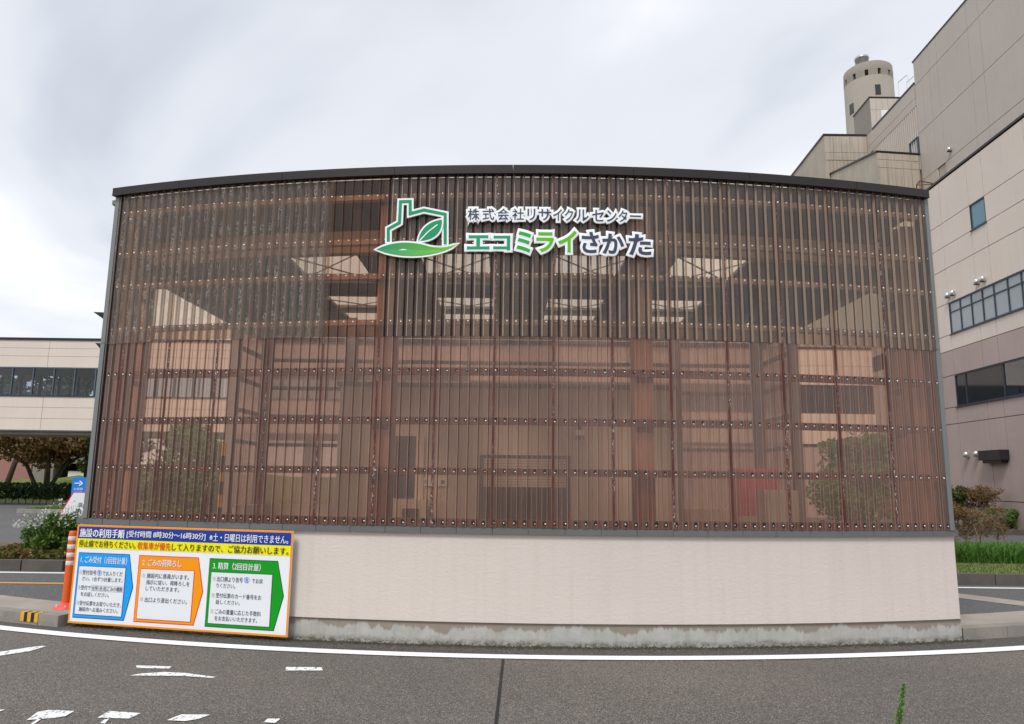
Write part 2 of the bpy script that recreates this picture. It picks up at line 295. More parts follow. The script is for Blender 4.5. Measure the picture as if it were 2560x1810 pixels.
leafmat('leaf_bedding', (0.12, 0.12, 0.03), (0.20, 0.11, 0.035), (0.09, 0.13, 0.03)); leafmat('petal_white', (0.72, 0.72, 0.68), (0.8, 0.79, 0.75)); leafmat('petal_orange', (0.55, 0.22, 0.11), (0.62, 0.32, 0.18))
leafmat('leaf_weed', (0.22, 0.42, 0.10), (0.32, 0.52, 0.15)); leafmat('leaf_fern', (0.045, 0.085, 0.02), (0.16, 0.17, 0.035), (0.20, 0.15, 0.04))
# ------------------------------------------------------------------ mesh helpers
def link(name, me, m=None, parent=None):
    o = bpy.data.objects.new(name, me); COL.objects.link(o)
    if m is not None and me is not None and not me.materials: me.materials.append(MATS[m])
    if parent is not None: o.parent = parent
    return o
def mesh(V, F, name='mesh', uv=None, smooth=False):
    me = bpy.data.meshes.new(name); me.from_pydata(V, [], F); me.update()
    if uv:
        l = me.uv_layers.new()
        for lp in me.loops: l.data[lp.index].uv = uv[lp.vertex_index]
    if smooth:
        for p in me.polygons: p.use_smooth = True
    return me
class MB:
    def __init__(s): s.v = []; s.f = []
    def box(s, x0, x1, y0, y1, z0, z1):
        n = len(s.v); s.v += [(x, y, z) for z in (z0, z1) for y in (y0, y1) for x in (x0, x1)]
        s.f += [tuple(n + i for i in q) for q in ((0, 2, 3, 1), (4, 5, 7, 6), (0, 1, 5, 4), (2, 6, 7, 3), (0, 4, 6, 2), (1, 3, 7, 5))]; return s
    def prism(s, pts, z0, z1):
        if sum(pts[i][0] * pts[(i + 1) % len(pts)][1] - pts[(i + 1) % len(pts)][0] * pts[i][1] for i in range(len(pts))) < 0: pts = pts[::-1]
        n = len(s.v); k = len(pts); s.v += [(x, y, z0) for x, y in pts] + [(x, y, z1) for x, y in pts]
        s.f += [tuple(n + i for i in range(k))[::-1], tuple(n + k + i for i in range(k))]
        s.f += [(n + i, n + (i + 1) % k, n + k + (i + 1) % k, n + k + i) for i in range(k)]; return s
    def tube(s, pts, rad, sides=8, cap=True):
        pts = [Vector(p) for p in pts]; R_ = rad if isinstance(rad, (list, tuple)) else [rad] * len(pts); n0 = len(s.v)
        for i, p in enumerate(pts):
            d = (pts[min(i + 1, len(pts) - 1)] - pts[max(i - 1, 0)]).normalized(); a = d.orthogonal().normalized(); c = d.cross(a)
            for k in range(sides):
                t = 2 * PI * k / sides; q = p + (a * math.cos(t) + c * math.sin(t)) * R_[i]; s.v.append(tuple(q))
        for i in range(len(pts) - 1):
            for k in range(sides):
                A = n0 + i * sides + k; B = n0 + i * sides + (k + 1) % sides; s.f.append((A, B, B + sides, A + sides))
        if cap:
            s.f.append(tuple(n0 + k for k in range(sides))[::-1]); s.f.append(tuple(n0 + (len(pts) - 1) * sides + k for k in range(sides)))
        return s
    def lathe(s, prof, sides=16, c=(0, 0, 0)):
        n0 = len(s.v)
        for r, z in prof:
            for k in range(sides): t = 2 * PI * k / sides; s.v.append((c[0] + r * math.cos(t), c[1] + r * math.sin(t), c[2] + z))
        for i in range(len(prof) - 1):
            for k in range(sides):
                A = n0 + i * sides + k; B = n0 + i * sides + (k + 1) % sides; s.f.append((A, B, B + sides, A + sides))
        s.f.append(tuple(n0 + (len(prof) - 1) * sides + k for k in range(sides))); return s
    def build(s, name, m, parent=None, smooth=False): return link(name, mesh(s.v, s.f, name, smooth=smooth), m, parent)
def box(name, m, parent, *a): return MB().box(*a).build(name, m, parent)
def bbox(name, m, parent, x0, x1, y0, y1, z0, z1, bev=0.01):
    bm = bmesh.new(); bmesh.ops.create_cube(bm, size=1.0)
    for v in bm.verts: v.co = Vector(((x0 + x1) / 2 + v.co.x * (x1 - x0), (y0 + y1) / 2 + v.co.y * (y1 - y0), (z0 + z1) / 2 + v.co.z * (z1 - z0)))
    bmesh.ops.bevel(bm, geom=bm.edges[:], offset=bev, segments=2, affect='EDGES'); me = bpy.data.meshes.new(name); bm.to_mesh(me); bm.free(); return link(name, me, m, parent)
def thing(name, label, cat, loc=(0, 0, 0), rz=0.0, group=None):
    o = bpy.data.objects.new(name, None); COL.objects.link(o); o.empty_display_size = 0.2
    o.location = loc; o.rotation_euler = (0, 0, rz); return tag(o, label, cat, group)
def tag(o, label, cat, group=None):
    o['label'] = label; o['category'] = cat
    if group: o['group'] = group
    return o
def struct(o): o['kind'] = 'structure'; return o
def stuff(o): o['kind'] = 'stuff'; return o
# ------------------------------------------------------------------ the curved wall's geometry
CX, CY, R = 0.4484, 24.25, 16.957
def arc(s, r=R): t = s / R; return (CX + r * math.sin(t), CY - r * math.cos(t))
def arcstrip(s0, s1, ra, rb, z0, z1, step=0.25):
    """curved bar between radii ra (inner) and rb (outer)"""
    n = max(1, int(math.ceil((s1 - s0) / step))); V = []; F = []; uv = []
    for i in range(n + 1):
        s = s0 + (s1 - s0) * i / n
        for r, z in ((rb, z0), (rb, z1), (ra, z1), (ra, z0)):
            x, y = arc(s, r); V.append((x, y, z)); uv.append((s, z))
    for i in range(n):
        a = i * 4
        for k in range(4): F.append((a + k, a + 4 + k, a + 4 + (k + 1) % 4, a + (k + 1) % 4))
    F += [(0, 1, 2, 3), (n * 4 + 3, n * 4 + 2, n * 4 + 1, n * 4)]
    return mesh(V, F, 'arc', uv)
def arcsheet(name, m, parent, s0, s1, ra, rb, z, step=0.3):
    n = max(1, int(math.ceil((s1 - s0) / step))); V = []; F = []
    for i in range(n + 1):
        s = s0 + (s1 - s0) * i / n
        for r in (rb, ra): x, y = arc(s, r); V.append((x, y, z))
    for i in range(n): F.append((2 * i, 2 * i + 2, 2 * i + 3, 2 * i + 1))
    return link(name, mesh(V, F, name), m, parent)
# ------------------------------------------------------------------ ground
struct(link('ground', mesh([(-900, -900, -0.03), (900, -900, -0.03), (900, 1500, -0.03), (-900, 1500, -0.03)], [(0, 1, 2, 3)]), 'yard_asphalt'))
road = struct(link('road', mesh([(-90, -40, 0), (90, -40, 0), (90, 60, 0), (-90, 60, 0)], [(0, 1, 2, 3)]), 'road_asphalt'))
RK = R + 0.13
yp = [arc(s, R - 0.1) for s in [x * 0.5 - 18 for x in range(73)]]
ypoly = [(-160, 13.0)] + [p for p in yp] + [(160, 13.0), (400, 600), (-400, 600)]
yv = [(x, y, 0.1) for x, y in ypoly]
struct(link('yard', mesh(yv, [tuple(range(len(yv)))]), 'yard_asphalt'))
# gritty gutter between wall and line, painted lines and worn markings belong to the road
arcsheet('gutter_strip', 'gutter_grit', road, -16, 16, R - 0.05, 17.255, 0.004)
arcsheet('edge_line', 'line_white', road, -14, 14, 17.255, 17.405, 0.008)
MARK = [[(-3.142, 6.46), (-2.831, 6.443), (-2.819, 6.372), (-3.089, 6.375)],
 [(-3.029, 6.147), (-2.97, 6.209), (-2.809, 6.265), (-2.619, 6.241), (-2.34, 6.136), (-2.351, 6.107), (-2.609, 6.153), (-2.785, 6.151)],
 [(-4.9, 6.45), (-4.427, 7.055), (-4.349, 7.118), (-4.306, 7.101), (-4.33, 6.907), (-4.75, 6.40)],
 [(-3.138, 5.055), (-3.173, 5.221), (-3.126, 5.264), (-2.942, 5.251), (-2.937, 5.143), (-2.992, 5.102)],
 [(-2.712, 5.118), (-2.709, 5.26), (-2.476, 5.223), (-2.499, 5.111)],
 [(-2.239, 5.087), (-2.196, 5.208), (-2.0, 5.211), (-2.044, 5.121), (-2.112, 5.075)],
 [(-1.6, 5.073), (-1.592, 5.144), (-1.51, 5.147), (-1.517, 5.062)],
 [(-2.634, 5.014), (-2.646, 5.086), (-2.625, 5.106), (-2.6, 5.004)], [(-3.062, 4.974), (-3.083, 5.105), (-3.06, 5.094), (-3.039, 4.975)],
 [(-1.877, 6.473), (-1.577, 6.474), (-1.541, 6.373), (-1.849, 6.358)], [(-3.85, 4.95), (-3.62, 5.25), (-3.42, 5.26), (-3.50, 4.95)]]
for q in MARK: link('worn_marking', mesh([(x, y, 0.006) for x, y in q], [tuple(range(len(q)))]), 'mark_white', road)
jv = []
for i in range(40):
    t = i / 39; y = 6.84 - t * 9; x = -0.045 - (6.84 - y) * 0.0175
    w = 0.010 + 0.004 * random.random(); jv += [(x - w, y, 0.005), (x + w, y, 0.005)]
link('tar_joint', mesh(jv, [(2 * i, 2 * i + 2, 2 * i + 3, 2 * i + 1)[::-1] for i in range(39)]), 'black_rubber', road)
# debris and moss lumps along the foot of the plinth
V = []; F = []
for i in range(3600):
    s = random.uniform(-5.3, 4.5); d = abs(random.gauss(0, 0.045)) + 0.02 * math.sin(s * 3.1) ** 2; x, y = arc(s, R - 0.03 + d); r = random.uniform(0.004, 0.015) * (1.3 if d < 0.04 else 0.7); n = len(V)
    for k in range(4): a = k * PI / 2 + random.random(); V.append((x + r * math.cos(a) * 1.6, y + r * math.sin(a), 0.004))
    V.append((x, y, 0.004 + r * random.uniform(0.5, 1.2))); F += [(n + k, n + (k + 1) % 4, n + 4) for k in range(4)]
mat('moss_grit', (0.055, 0.05, 0.035), 0.4, 9, 0.95, fine=0.2)
o = stuff(link('grit', mesh(V, F), 'moss_grit')); o['label'] = 'dark grit and moss crumbs along the foot of the concrete plinth'; o['category'] = 'grit'
# ------------------------------------------------------------------ drive-through canopy with curved corrugated screen
can = thing('drive_through_canopy', 'drive-through canopy with curved brown corrugated plastic screen over a cream wall', 'canopy', (0, 0, 0))
pl = link('plinth', arcstrip(-5.21, 4.31, R - 0.26, R - 0.035, -0.02, 0.225, 0.2), 'plinth_concrete', can)
link('stucco_wall', arcstrip(-5.20, 4.285, R - 0.27, R - 0.015, 0.2251, 1.062, 0.2), 'stucco', can)
# metal cap flashing in short lengths
s = -5.24; L_ = 0.3555
while s < 4.29:
    e_ = min(s + L_, 4.315)
    if 4.315 - e_ < 0.1: e_ = 4.315
    cf = link('cap_flashing', arcstrip(s + 0.0015, e_ - 0.0015, R - 0.27, R + 0.018, 1.062, 1.122), 'flashing', can)
    link('lap_seam', arcstrip(e_ - 0.008, e_ - 0.0015, R - 0.1, R + 0.021, 1.064, 1.1235), 'flashing', cf)
    s = e_
# girts behind the screen
GZ = [4.566, 4.07, 3.69, 3.193, 2.68, 2.173, 1.666, 1.165]
for i, z in enumerate(GZ):
    for a, c_ in ((-5.0, -1.9), (-1.895, 0.9), (0.905, 4.15)):
        link('girt', arcstrip(a, c_, R - 0.085, R - 0.008, z - (0.028 if i < 4 else 0.036), z + (0.028 if i < 4 else 0.036)), 'tan_girt' if i < 4 else 'rust_girt', can)
# the sheets: 6 ribs each
PT = 0.09983; JO = -0.033
def prof(ph): return 0.0
RIB = [(0.0, 0.022), (0.50, 0.022), (0.60, 0.0), (0.88, 0.0), (0.98, 0.022)]
def sheet(s0, s1, z0, z1, off):
    pts = []
    k0 = math.floor((s0 - JO) / PT) - 1
    for k in range(k0, k0 + int((s1 - s0) / PT) + 4):
        for ph, h in RIB: pts.append((JO + (k + ph) * PT, h))
    def hgt(s):
        for (a, ha), (c_, hc) in zip(pts, pts[1:]):
            if a <= s <= c_: return ha + (hc - ha) * (s - a) / max(1e-9, c_ - a)
        return 0.0
    ss = [s0] + [a for a, h in pts if s0 + 1e-4 < a < s1 - 1e-4] + [s1]
    V = []; uv = []
    for s in ss:
        x, y = arc(s, R + off + hgt(s))
        V += [(x, y, z0), (x, y, z1)]; uv += [(s, z0), (s, z1)]
    F = [(2 * i, 2 * i + 2, 2 * i + 3, 2 * i + 1) for i in range(len(ss) - 1)]
    return mesh(V, F, 'sheet', uv)
def screws(s0, s1, zs, off, rad=0.0092, wash=False, zr=0.006):
    V = []; F = []
    k0 = math.ceil((s0 - JO) / PT - 0.25)
    k = k0
    while JO + (k + 0.25) * PT < s1:
        sc = JO + (k + 0.25) * PT
        if sc > s0:
            for z in zs:
                zz = z + random.uniform(-zr, zr); s_ = sc + random.uniform(-0.006, 0.006); t = s_ / R; tx, ty = math.cos(t), math.sin(t); nx, ny = math.sin(t), -math.cos(t)
                x, y = arc(s_, R + off + 0.0225); n = len(V); m_ = 8
                rings = ((1.0, 0.0), (0.8, 0.5), (0.4, 0.8)) if not wash else ((1.0, 0.0), (0.9, 0.12))
                for rr, hh in rings:
                    for j in range(m_):
                        a = 2 * PI * j / m_; dx = rad * rr * math.cos(a); dz = rad * rr * math.sin(a) * (1.35 if wash else 1)
                        V.append((x + tx * dx + nx * rad * hh, y + ty * dx + ny * rad * hh, zz + dz + (0.008 if wash else 0)))
                for q in range(len(rings) - 1):
                    for j in range(m_): F.append((n + q * m_ + j, n + q * m_ + (j + 1) % m_, n + (q + 1) * m_ + (j + 1) % m_, n + (q + 1) * m_ + j))
                F.append(tuple(n + (len(rings) - 1) * m_ + j for j in range(m_)))
        k += 1
    return mesh(V, F, 'screws', smooth=not wash)
joints = [-5.07] + [JO + 0.599 * k for k in range(-8, 7)] + [4.185]
for i, (a, c_) in enumerate(zip(joints, joints[1:])):
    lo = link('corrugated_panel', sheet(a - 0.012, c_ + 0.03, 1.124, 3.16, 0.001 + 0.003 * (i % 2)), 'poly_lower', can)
    stuff(link('screws', screws(a, c_, GZ[4:], 0.004), 'screw_steel', lo))
    stuff(link('washers', screws(a, c_, GZ[7:], 0.003, 0.019, True), 'washer_black', lo)); stuff(link('washers', screws(a, c_, GZ[4:7], 0.003, 0.0135, True), 'washer_black', lo))
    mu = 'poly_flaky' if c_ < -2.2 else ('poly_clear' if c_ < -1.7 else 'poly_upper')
    uo = 0.010 + 0.003 * (i % 2)
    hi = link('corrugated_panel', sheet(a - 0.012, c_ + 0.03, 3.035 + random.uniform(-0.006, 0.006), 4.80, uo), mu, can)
    stuff(link('screws', screws(a, c_, GZ[:4], uo), 'screw_steel', hi))
    if i > 0:
        for z0, z1, of in ((1.126, 3.03, 0.024), (3.05, 4.79, 0.036)):
            if of > 0.03 and a < -1.0: continue
            w = 0.011 if of < 0.03 else 0.0065
            link('lap_strip', arcstrip(a - w + 0.005, a + w + 0.005, R + of - 0.004, R + of + 0.004, z0, z1), 'lap_brown', can)
# fascia in lengths
fj = [-5.16, -4.242, -2.974, -1.72, -0.461, 0.802, 2.062, 3.313, 4.245]
for a, c_ in zip(fj, fj[1:]):
    link('fascia_cap', arcstrip(a + 0.002, c_ - 0.002, R - 0.06, R + 0.075, 4.793, 4.868), 'fascia', can)
    link('fascia_drip', arcstrip(a + 0.002, c_ - 0.002, R + 0.03, R + 0.078, 4.775, 4.7925), 'fascia', can)
# end trims
for a, c_, d in ((-5.15, -5.062, 0), (4.175, 4.262, 1)):
    for z0, z1 in ((1.124, 3.045), (3.05, 4.79)):
        link('corner_trim', arcstrip(a + (0.03 if d else 0), c_ - (0 if d else 0.03), R - 0.12, R + 0.03, z0, z1), 'trim_grey', can)
        link('trim_gasket', arcstrip(*((a, a + 0.03) if d else (c_ - 0.03, c_)), R - 0.10, R + 0.022, z0, z1), 'black_metal', can)
# posts, H sections just behind the girts
def hpost(x, y, rz, w, d, z0, z1, m='post_steel', t=0.012):
    me = MB().box(-w / 2, w / 2, -d / 2, -d / 2 + t, z0, z1).box(-w / 2, w / 2, d / 2 - t, d / 2, z0, z1).box(-t / 2, t / 2, -d / 2 + t, d / 2 - t, z0, z1)
    o = me.build('post', m, can); o.location = (x, y, 0); o.rotation_euler = (0, 0, rz); return o
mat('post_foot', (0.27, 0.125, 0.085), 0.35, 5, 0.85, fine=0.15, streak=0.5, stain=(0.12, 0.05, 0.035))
for s in (-1.80, 0.92):
    hpost(*arc(s, R - 0.20), s / R, 0.20, 0.20, 1.70, 4.5)
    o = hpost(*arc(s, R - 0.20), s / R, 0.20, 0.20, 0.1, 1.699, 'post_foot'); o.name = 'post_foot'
    for z in (3.193, 2.68, 2.173):
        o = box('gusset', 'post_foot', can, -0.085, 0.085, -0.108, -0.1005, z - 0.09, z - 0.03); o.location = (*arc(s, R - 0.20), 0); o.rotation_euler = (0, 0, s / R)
for x, y in ((-4.47, 8.25), (4.50, 8.02)): hpost(x, y, 0, 0.18, 0.18, 0.1, 4.5)
for x in (-4.5, -2.95, 3.0, 4.5): hpost(x, 13.2, 0, 0.18, 0.18, 0.1, 4.5, 'ceiling_beam')
# curved front beam and side, rear beams
link('front_beam', arcstrip(-4.9, 4.05, R - 0.42, R - 0.31, 4.05, 4.30), 'tan_girt', can)
for x in (-4.6, 4.6): box('side_beam', 'ceiling_beam', can, x - 0.07, x + 0.07, 8.35, 13.6, 4.06, 4.62)
box('rear_beam', 'ceiling_beam', can, -4.5, 4.5, 13.28, 13.36, 4.18, 4.5)
# roof: deck strips between four skylight strips, purlins and braces under them
SK = [(-3.3, -2.25), (-1.35, -0.35), (0.62, 1.62), (2.35, 3.4)]
RB = 15.2
def strip(x0, x1, y0=None):
    f = []
    n = max(2, int((x1 - x0) / 0.3))
    for i in range(n + 1):
        x = x0 + (x1 - x0) * i / n; th = math.asin((x - CX) / (R - 0.07)); f.append((x, max(CY - (R - 0.07) * math.cos(th), y0 or 0)))
    return f
xs = [-4.75, -3.3, -2.25, -1.35, -0.35, 0.62, 1.62, 2.35, 3.4, 4.72]
BAY = [(8.42, 8.42), (9.72, 11.2), (12.2, 13.3), (13.5, 14.8)]
for i in range(9):
    x0, x1 = xs[i], xs[i + 1]
    if i % 2 == 0: MB().prism(strip(x0, x1) + [(x1, RB), (x0, RB)], 4.738, 4.79).build('roof_deck', 'ceiling_dark', can)
    else:
        MB().prism(strip(x0, x1) + [(x1, BAY[0][0]), (x0, BAY[0][0])], 4.738, 4.79).build('roof_deck', 'ceiling_dark', can)
        for k, (ya, yb) in enumerate(BAY):
            if k: box('skylight', 'skylight', can, x0 + 0.002, x1 - 0.002, ya + 0.002, yb - 0.002, 4.75, 4.756)
            box('roof_deck', 'ceiling_dark', can, x0 + 0.001, x1 - 0.001, yb, BAY[k + 1][0] if k < 3 else RB, 4.738, 4.79)
for y in (8.9, 9.62, 11.25, 12.1, 13.36): box('purlin', 'ceiling_beam', can, -4.5, 4.5, y, y + 0.06, 4.66, 4.735)
for x in (-1.80, 1.95): box('rafter', 'ceiling_beam', can, x - 0.06, x + 0.06, 8.0, 13.26, 4.40, 4.655)
for (x0, x1) in SK:
    for (ya, yb) in ((9.7, 11.2), (12.35, 13.2)):
        MB().tube([(x0 - 0.1, ya, 4.68), (x1 + 0.1, yb, 4.68)], 0.012, 5).build('brace', 'ceiling_beam', can)
        MB().tube([(x1 + 0.1, ya, 4.66), (x0 - 0.1, yb, 4.66)], 0.010, 5).build('brace', 'ceiling_beam', can)
# rear screen and the short side returns
def flatsheet(p0, p1, z0, z1, amp=0.02, pt=0.1):
    p0 = Vector(p0); p1 = Vector(p1); L = (p1 - p0).length; d = (p1 - p0) / L; n = Vector((d.y, -d.x)); V = []; uv = []; F = []
    ts = sorted({min(L, (k + ph) * pt) for k in range(int(L / pt) + 1) for ph, h in RIB} | {0.0, L}); hh = lambda t: 1 if (t / pt) % 1 < 0.55 or (t / pt) % 1 > 0.95 else 0
    for t in ts:
        q = p0 + d * t + n * amp * hh(t); V += [(q.x, q.y, z0), (q.x, q.y, z1)]; uv += [(t + p0.x, z0), (t + p0.x, z1)]
    F = [(2 * i, 2 * i + 2, 2 * i + 3, 2 * i + 1) for i in range(len(ts) - 1)]
    return mesh(V, F, 'flat', uv)
for k in range(15):
    x0 = -4.55 + k * 0.6067; link('rear_panel', flatsheet((x0, 13.4), (x0 + 0.606, 13.4), 1.1, 4.2), 'poly_rear', can)
for z in (4.12, 3.72, 3.2, 2.68, 2.16): box('rear_girt', 'ceiling_dark', can, -4.5, 4.5, 13.30, 13.37, z - 0.03, z + 0.03)
box('rear_wall', 'booth_cream', can, -4.6, 4.6, 13.38, 13.5, 0.08, 1.1)
for x, ya, yb in ((-4.62, 8.10, 8.92), (-4.62, 12.0, 13.4), (4.66, 7.86, 8.72), (4.66, 11.9, 13.4)):
    rear = ya > 10
    link('return_panel', flatsheet((x, ya), (x, yb), 1.1, 4.1), 'poly_rear' if rear else 'poly_lower', can)
    xw_ = 4.48 if x > 0 else -4.5
    box('return_wall', 'stucco', can, xw_ - 0.1, xw_ + 0.1, ya + 0.27, yb, 0.08, 1.1)
    for z in (3.72, 3.2, 2.68, 2.16): box('return_girt', 'ceiling_dark' if rear else 'rust_girt', can, x + (-0.10 if x > 0 else 0.03), x + (-0.03 if x > 0 else 0.10), ya + 0.02, yb - 0.02, z - 0.03, z + 0.03)
    hpost(x, (ya if rear else yb), 0, 0.14, 0.14, 0.1, 4.06, 'ceiling_beam' if rear else 'post_steel')
# little rain hoods that stick out at the left edge
for z, d in ((3.42, 0.16), (3.06, 0.10)):
    link('rain_hood', mesh([(-4.64, 8.12, z), (-4.64, 8.5, z), (-4.64, 8.12, z - 0.10), (-4.64, 8.5, z - 0.10), (-4.64 - d, 8.12, z + 0.005), (-4.64 - d, 8.5, z + 0.005)], [(0, 4, 5, 1), (2, 3, 5, 4), (0, 2, 4), (1, 5, 3), (0, 1, 3, 2)]), 'black_metal', can)
# ------------------------------------------------------------------ reception booth and things under the canopy
bo = thing('reception_booth', 'cream reception booth with a half-shuttered window, seen through the brown screen', 'booth', (0, 13.05, 0.1))
def bb(n, m, x0, x1, y0, y1, z0, z1, par=None): return box(n, m, par or bo, x0, x1, y0 - 13.05, y1 - 13.05, z0 - 0.1, z1 - 0.1)
bb('wall', 'booth_cream', -3.05, 2.92, 12.85, 13.27, 0.1, 3.20); bb('roof', 'ceiling_dark', -3.1, 2.97, 12.78, 13.27, 3.2002, 3.27)
w_ = bb('window', 'dark_glass', -0.48, 0.98, 12.835, 12.849, 0.9, 1.95); bb('window_frame', 'frame_navy', -0.54, 1.04, 12.82, 12.8345, 1.951, 2.01, w_)
for a, c_ in ((-0.54, -0.481), (0.981, 1.04)): bb('window_frame', 'frame_navy', a, c_, 12.82, 12.8345, 0.9, 1.9505, w_)
for k in range(11): bb('shutter_slat', 'blind_slat', -0.47, 0.97, 12.80 + 0.002, 12.826, 1.46 + k * 0.045, 1.46 + k * 0.045 + 0.038, w_)
d_ = bb('door', 'dark_glass', -2.03, -1.67, 12.83, 12.849, 1.25, 2.32); bb('door_post', 'booth_cream', -1.66, -1.52, 12.79, 12.849, 0.1, 2.32)
bb('counter', 'booth_cream', -1.95, -1.42, 12.55, 12.78, 0.1, 1.22); bb('counter_opening', 'dark_glass', -1.83, -1.55, 12.54, 12.549, 0.6, 1.08)
def text_me(body, h=None, off=0.0, ext=0.0, bev=0.0, w=None, center=True, font_scale=1.0, res=3):
    c = bpy.data.curves.new('t', 'FONT'); c.body = body; c.offset = off; c.extrude = ext; c.bevel_depth = bev; c.bevel_resolution = 1; c.resolution_u = res; c.fill_mode = 'FRONT' if bev == 0 and ext == 0 else 'BOTH'
    o = bpy.data.objects.new('t', c); COL.objects.link(o); dg = bpy.context.evaluated_depsgraph_get()
    me = bpy.data.meshes.new_from_object(o.evaluated_get(dg)); bpy.data.objects.remove(o); bpy.data.curves.remove(c)
    me.materials.clear(); return me
def fit(me, w, h, ref=None):
    """centre on the origin and scale into w x h, standing upright (x right, z up, facing -y)"""
    xs = [v.co.x for v in (ref or me).vertices]; ys = [v.co.y for v in (ref or me).vertices]
    cx, cy = (min(xs) + max(xs)) / 2, (min(ys) + max(ys)) / 2; sx = w / max(1e-6, max(xs) - min(xs)); sy = h / max(1e-6, max(ys) - min(ys))
    return cx, cy, sx, sy
def stand(me, cx, cy, sx, sy, depth=1.0):
    for v in me.vertices: v.co = Vector(((v.co.x - cx) * sx, -v.co.z * depth, (v.co.y - cy) * sy))
    me.update(); return me
def lettering(name, body, m, parent, x0, x1, z0, z1, y, off=0.0):
    me = text_me(body); cx, cy, sx, sy = fit(me, x1 - x0, z1 - z0)
    V = []; F = []
    sh = [0.0] if off < 0.004 else [-off, off]
    for q, d in enumerate(sh):
        n = len(V); V += [((v.co.x - cx + d) * sx, -0.0003 * q, (v.co.y - cy) * sy) for v in me.vertices]; F += [tuple(n + i for i in p_.vertices) for p_ in me.polygons]
    me = mesh(V, F, 'lettering'); o = stuff(link(name, me, m, parent)) if len(body) > 1 else link(name, me, m, parent); o.location = ((x0 + x1) / 2, y, (z0 + z1) / 2); return o
for ch, x in (('計', -1.45), ('量', -1.17)):
    pt = bb('notice_plate', 'white_paint', x - 0.10, x + 0.08, 12.82, 12.848, 1.46, 1.60); lettering('lettering', ch, 'print_black', pt, x - 0.045, x + 0.025, 1.40, 1.46, 12.817 - 13.05, 0.02)
lm = bb('wall_lamp', 'white_paint', 1.13, 1.28, 12.70, 12.849, 2.36, 2.46); bb('lamp_lens', 'dark_glass', 1.14, 1.27, 12.71, 12.84, 2.30, 2.3599, lm); bb('lamp_arm', 'black_metal', 1.19, 1.22, 12.74, 12.849, 2.4602, 2.58, lm)
vm = thing('red_cabinet', 'bright red cabinet standing under the canopy, seen through the brown screen', 'cabinet', (4.05, 12.3, 0.1))
bbox('body', 'red_paint', vm, -0.33, 0.33, -0.25, 0.25, 0.0, 1.72); box('top_sign', 'print_crimson', vm, -0.32, 0.32, -0.262, -0.251, 1.50, 1.70); box('kick_plate', 'booth_cream', vm, -0.33, 0.33, -0.263, -0.252, 0.0, 0.95)
cb = thing('grey_cabinet', 'beige metal cabinet beside the red cabinet behind the brown screen', 'cabinet', (4.12, 11.4, 0.1))
bbox('body', 'booth_cream', cb, -0.26, 0.26, -0.2, 0.2, 0.0, 1.38); box('door', 'booth_cream', cb, -0.23, 0.23, -0.212, -0.201, 0.1, 1.3)
yp_ = thing('striped_post', 'yellow and black striped guard post at the lane entrance behind the brown screen', 'post', (-4.55, 11.6, 0.1))
for k in range(10): MB().lathe([(0.035, k * 0.2), (0.035, k * 0.2 + 0.199)], 10).build('stripe', 'yellow_paint' if k % 2 else 'black_rubber', yp_)
# ------------------------------------------------------------------ lettering and emblem on the screen
lg = thing('wall_sign', 'raised Japanese company lettering with green factory and leaf emblem on the brown screen', 'sign', (0, 0, 0))
TL, TR, BL, BR = (-2.095, 4.69), (1.302, 4.703), (-2.045, 3.63), (1.276, 3.653)
def lp(x, y):
    a, c_ = x / 2296, y / 689; t = tuple(TL[i] + (TR[i] - TL[i]) * a for i in (0, 1)); q = tuple(BL[i] + (BR[i] - BL[i]) * a for i in (0, 1)); return tuple(t[i] + (q[i] - t[i]) * c_ for i in (0, 1))
KPX = 3.36 / 2296
def ongate(o, s, z, off):
    x, y = arc(s, R + off); o.location = (x, y, z); o.rotation_euler = (0, 0, s / R)
def letter(ch, x0, x1, y0, y1, m, off, bev):
    (sa, zt), (sb, zb) = lp(x0, y0), lp(x1, y1); w, h = sb - sa, zt - zb
    f = text_me(ch, off=off); pr = fit(f, w, h); kk = (pr[2] + pr[3]) / 2
    bk = text_me(ch, off=off, ext=0.03, bev=bev * 1.35 / kk); stand(bk, *pr, depth=0.10 * kk); stand(f, *pr)
    dmin = min(v.co.y for v in bk.vertices)
    o = link('letter', bk, 'logo_white', lg); ongate(o, (sa + sb) / 2, (zt + zb) / 2, 0.075)
    g = link('letter_face', f, m, o); g.location = (0, dmin - 0.002, 0)
    for ss_ in (-0.25, 0.25): MB().tube([(ss_ * w, -dmin, 0), (ss_ * w, 0.05, 0)], 0.006, 6).build('standoff', 'screw_steel', o)
L1 = [('株', 785, 868), ('式', 890, 972), ('会', 995, 1078), ('社', 1100, 1182), ('リ', 1207, 1262), ('サ', 1285, 1375), ('イ', 1388, 1450), ('ク', 1470, 1530), ('ル', 1550, 1640), ('セ', 1662, 1748), ('ン', 1767, 1838), ('タ', 1850, 1915)]
for i, (c_, a, d) in enumerate(L1): letter(c_, a, d, 203 + i * 0.7, 286 + i * 0.7, 'logo_slate', 0.012, 0.017)
letter('ー', 1932, 2012, 243, 255, 'logo_slate', 0.012, 0.017)
for c_, a, d, y0, y1, m_ in (('エ', 780, 938, 392, 494, 'logo_teal'), ('コ', 966, 1085, 396, 500, 'logo_teal'), ('ミ', 1130, 1232, 366, 518, 'logo_mid'), ('ラ', 1270, 1395, 371, 514, 'logo_lime'), ('イ', 1423, 1556, 358, 514, 'logo_lime'), ('さ', 1590, 1712, 366, 518, 'logo_slate'), ('か', 1735, 1893, 376, 522, 'logo_slate'), ('た', 1922, 2086, 376, 528, 'logo_slate')):
    letter(c_, a, d, y0, y1, m_, 0.030, 0.020)
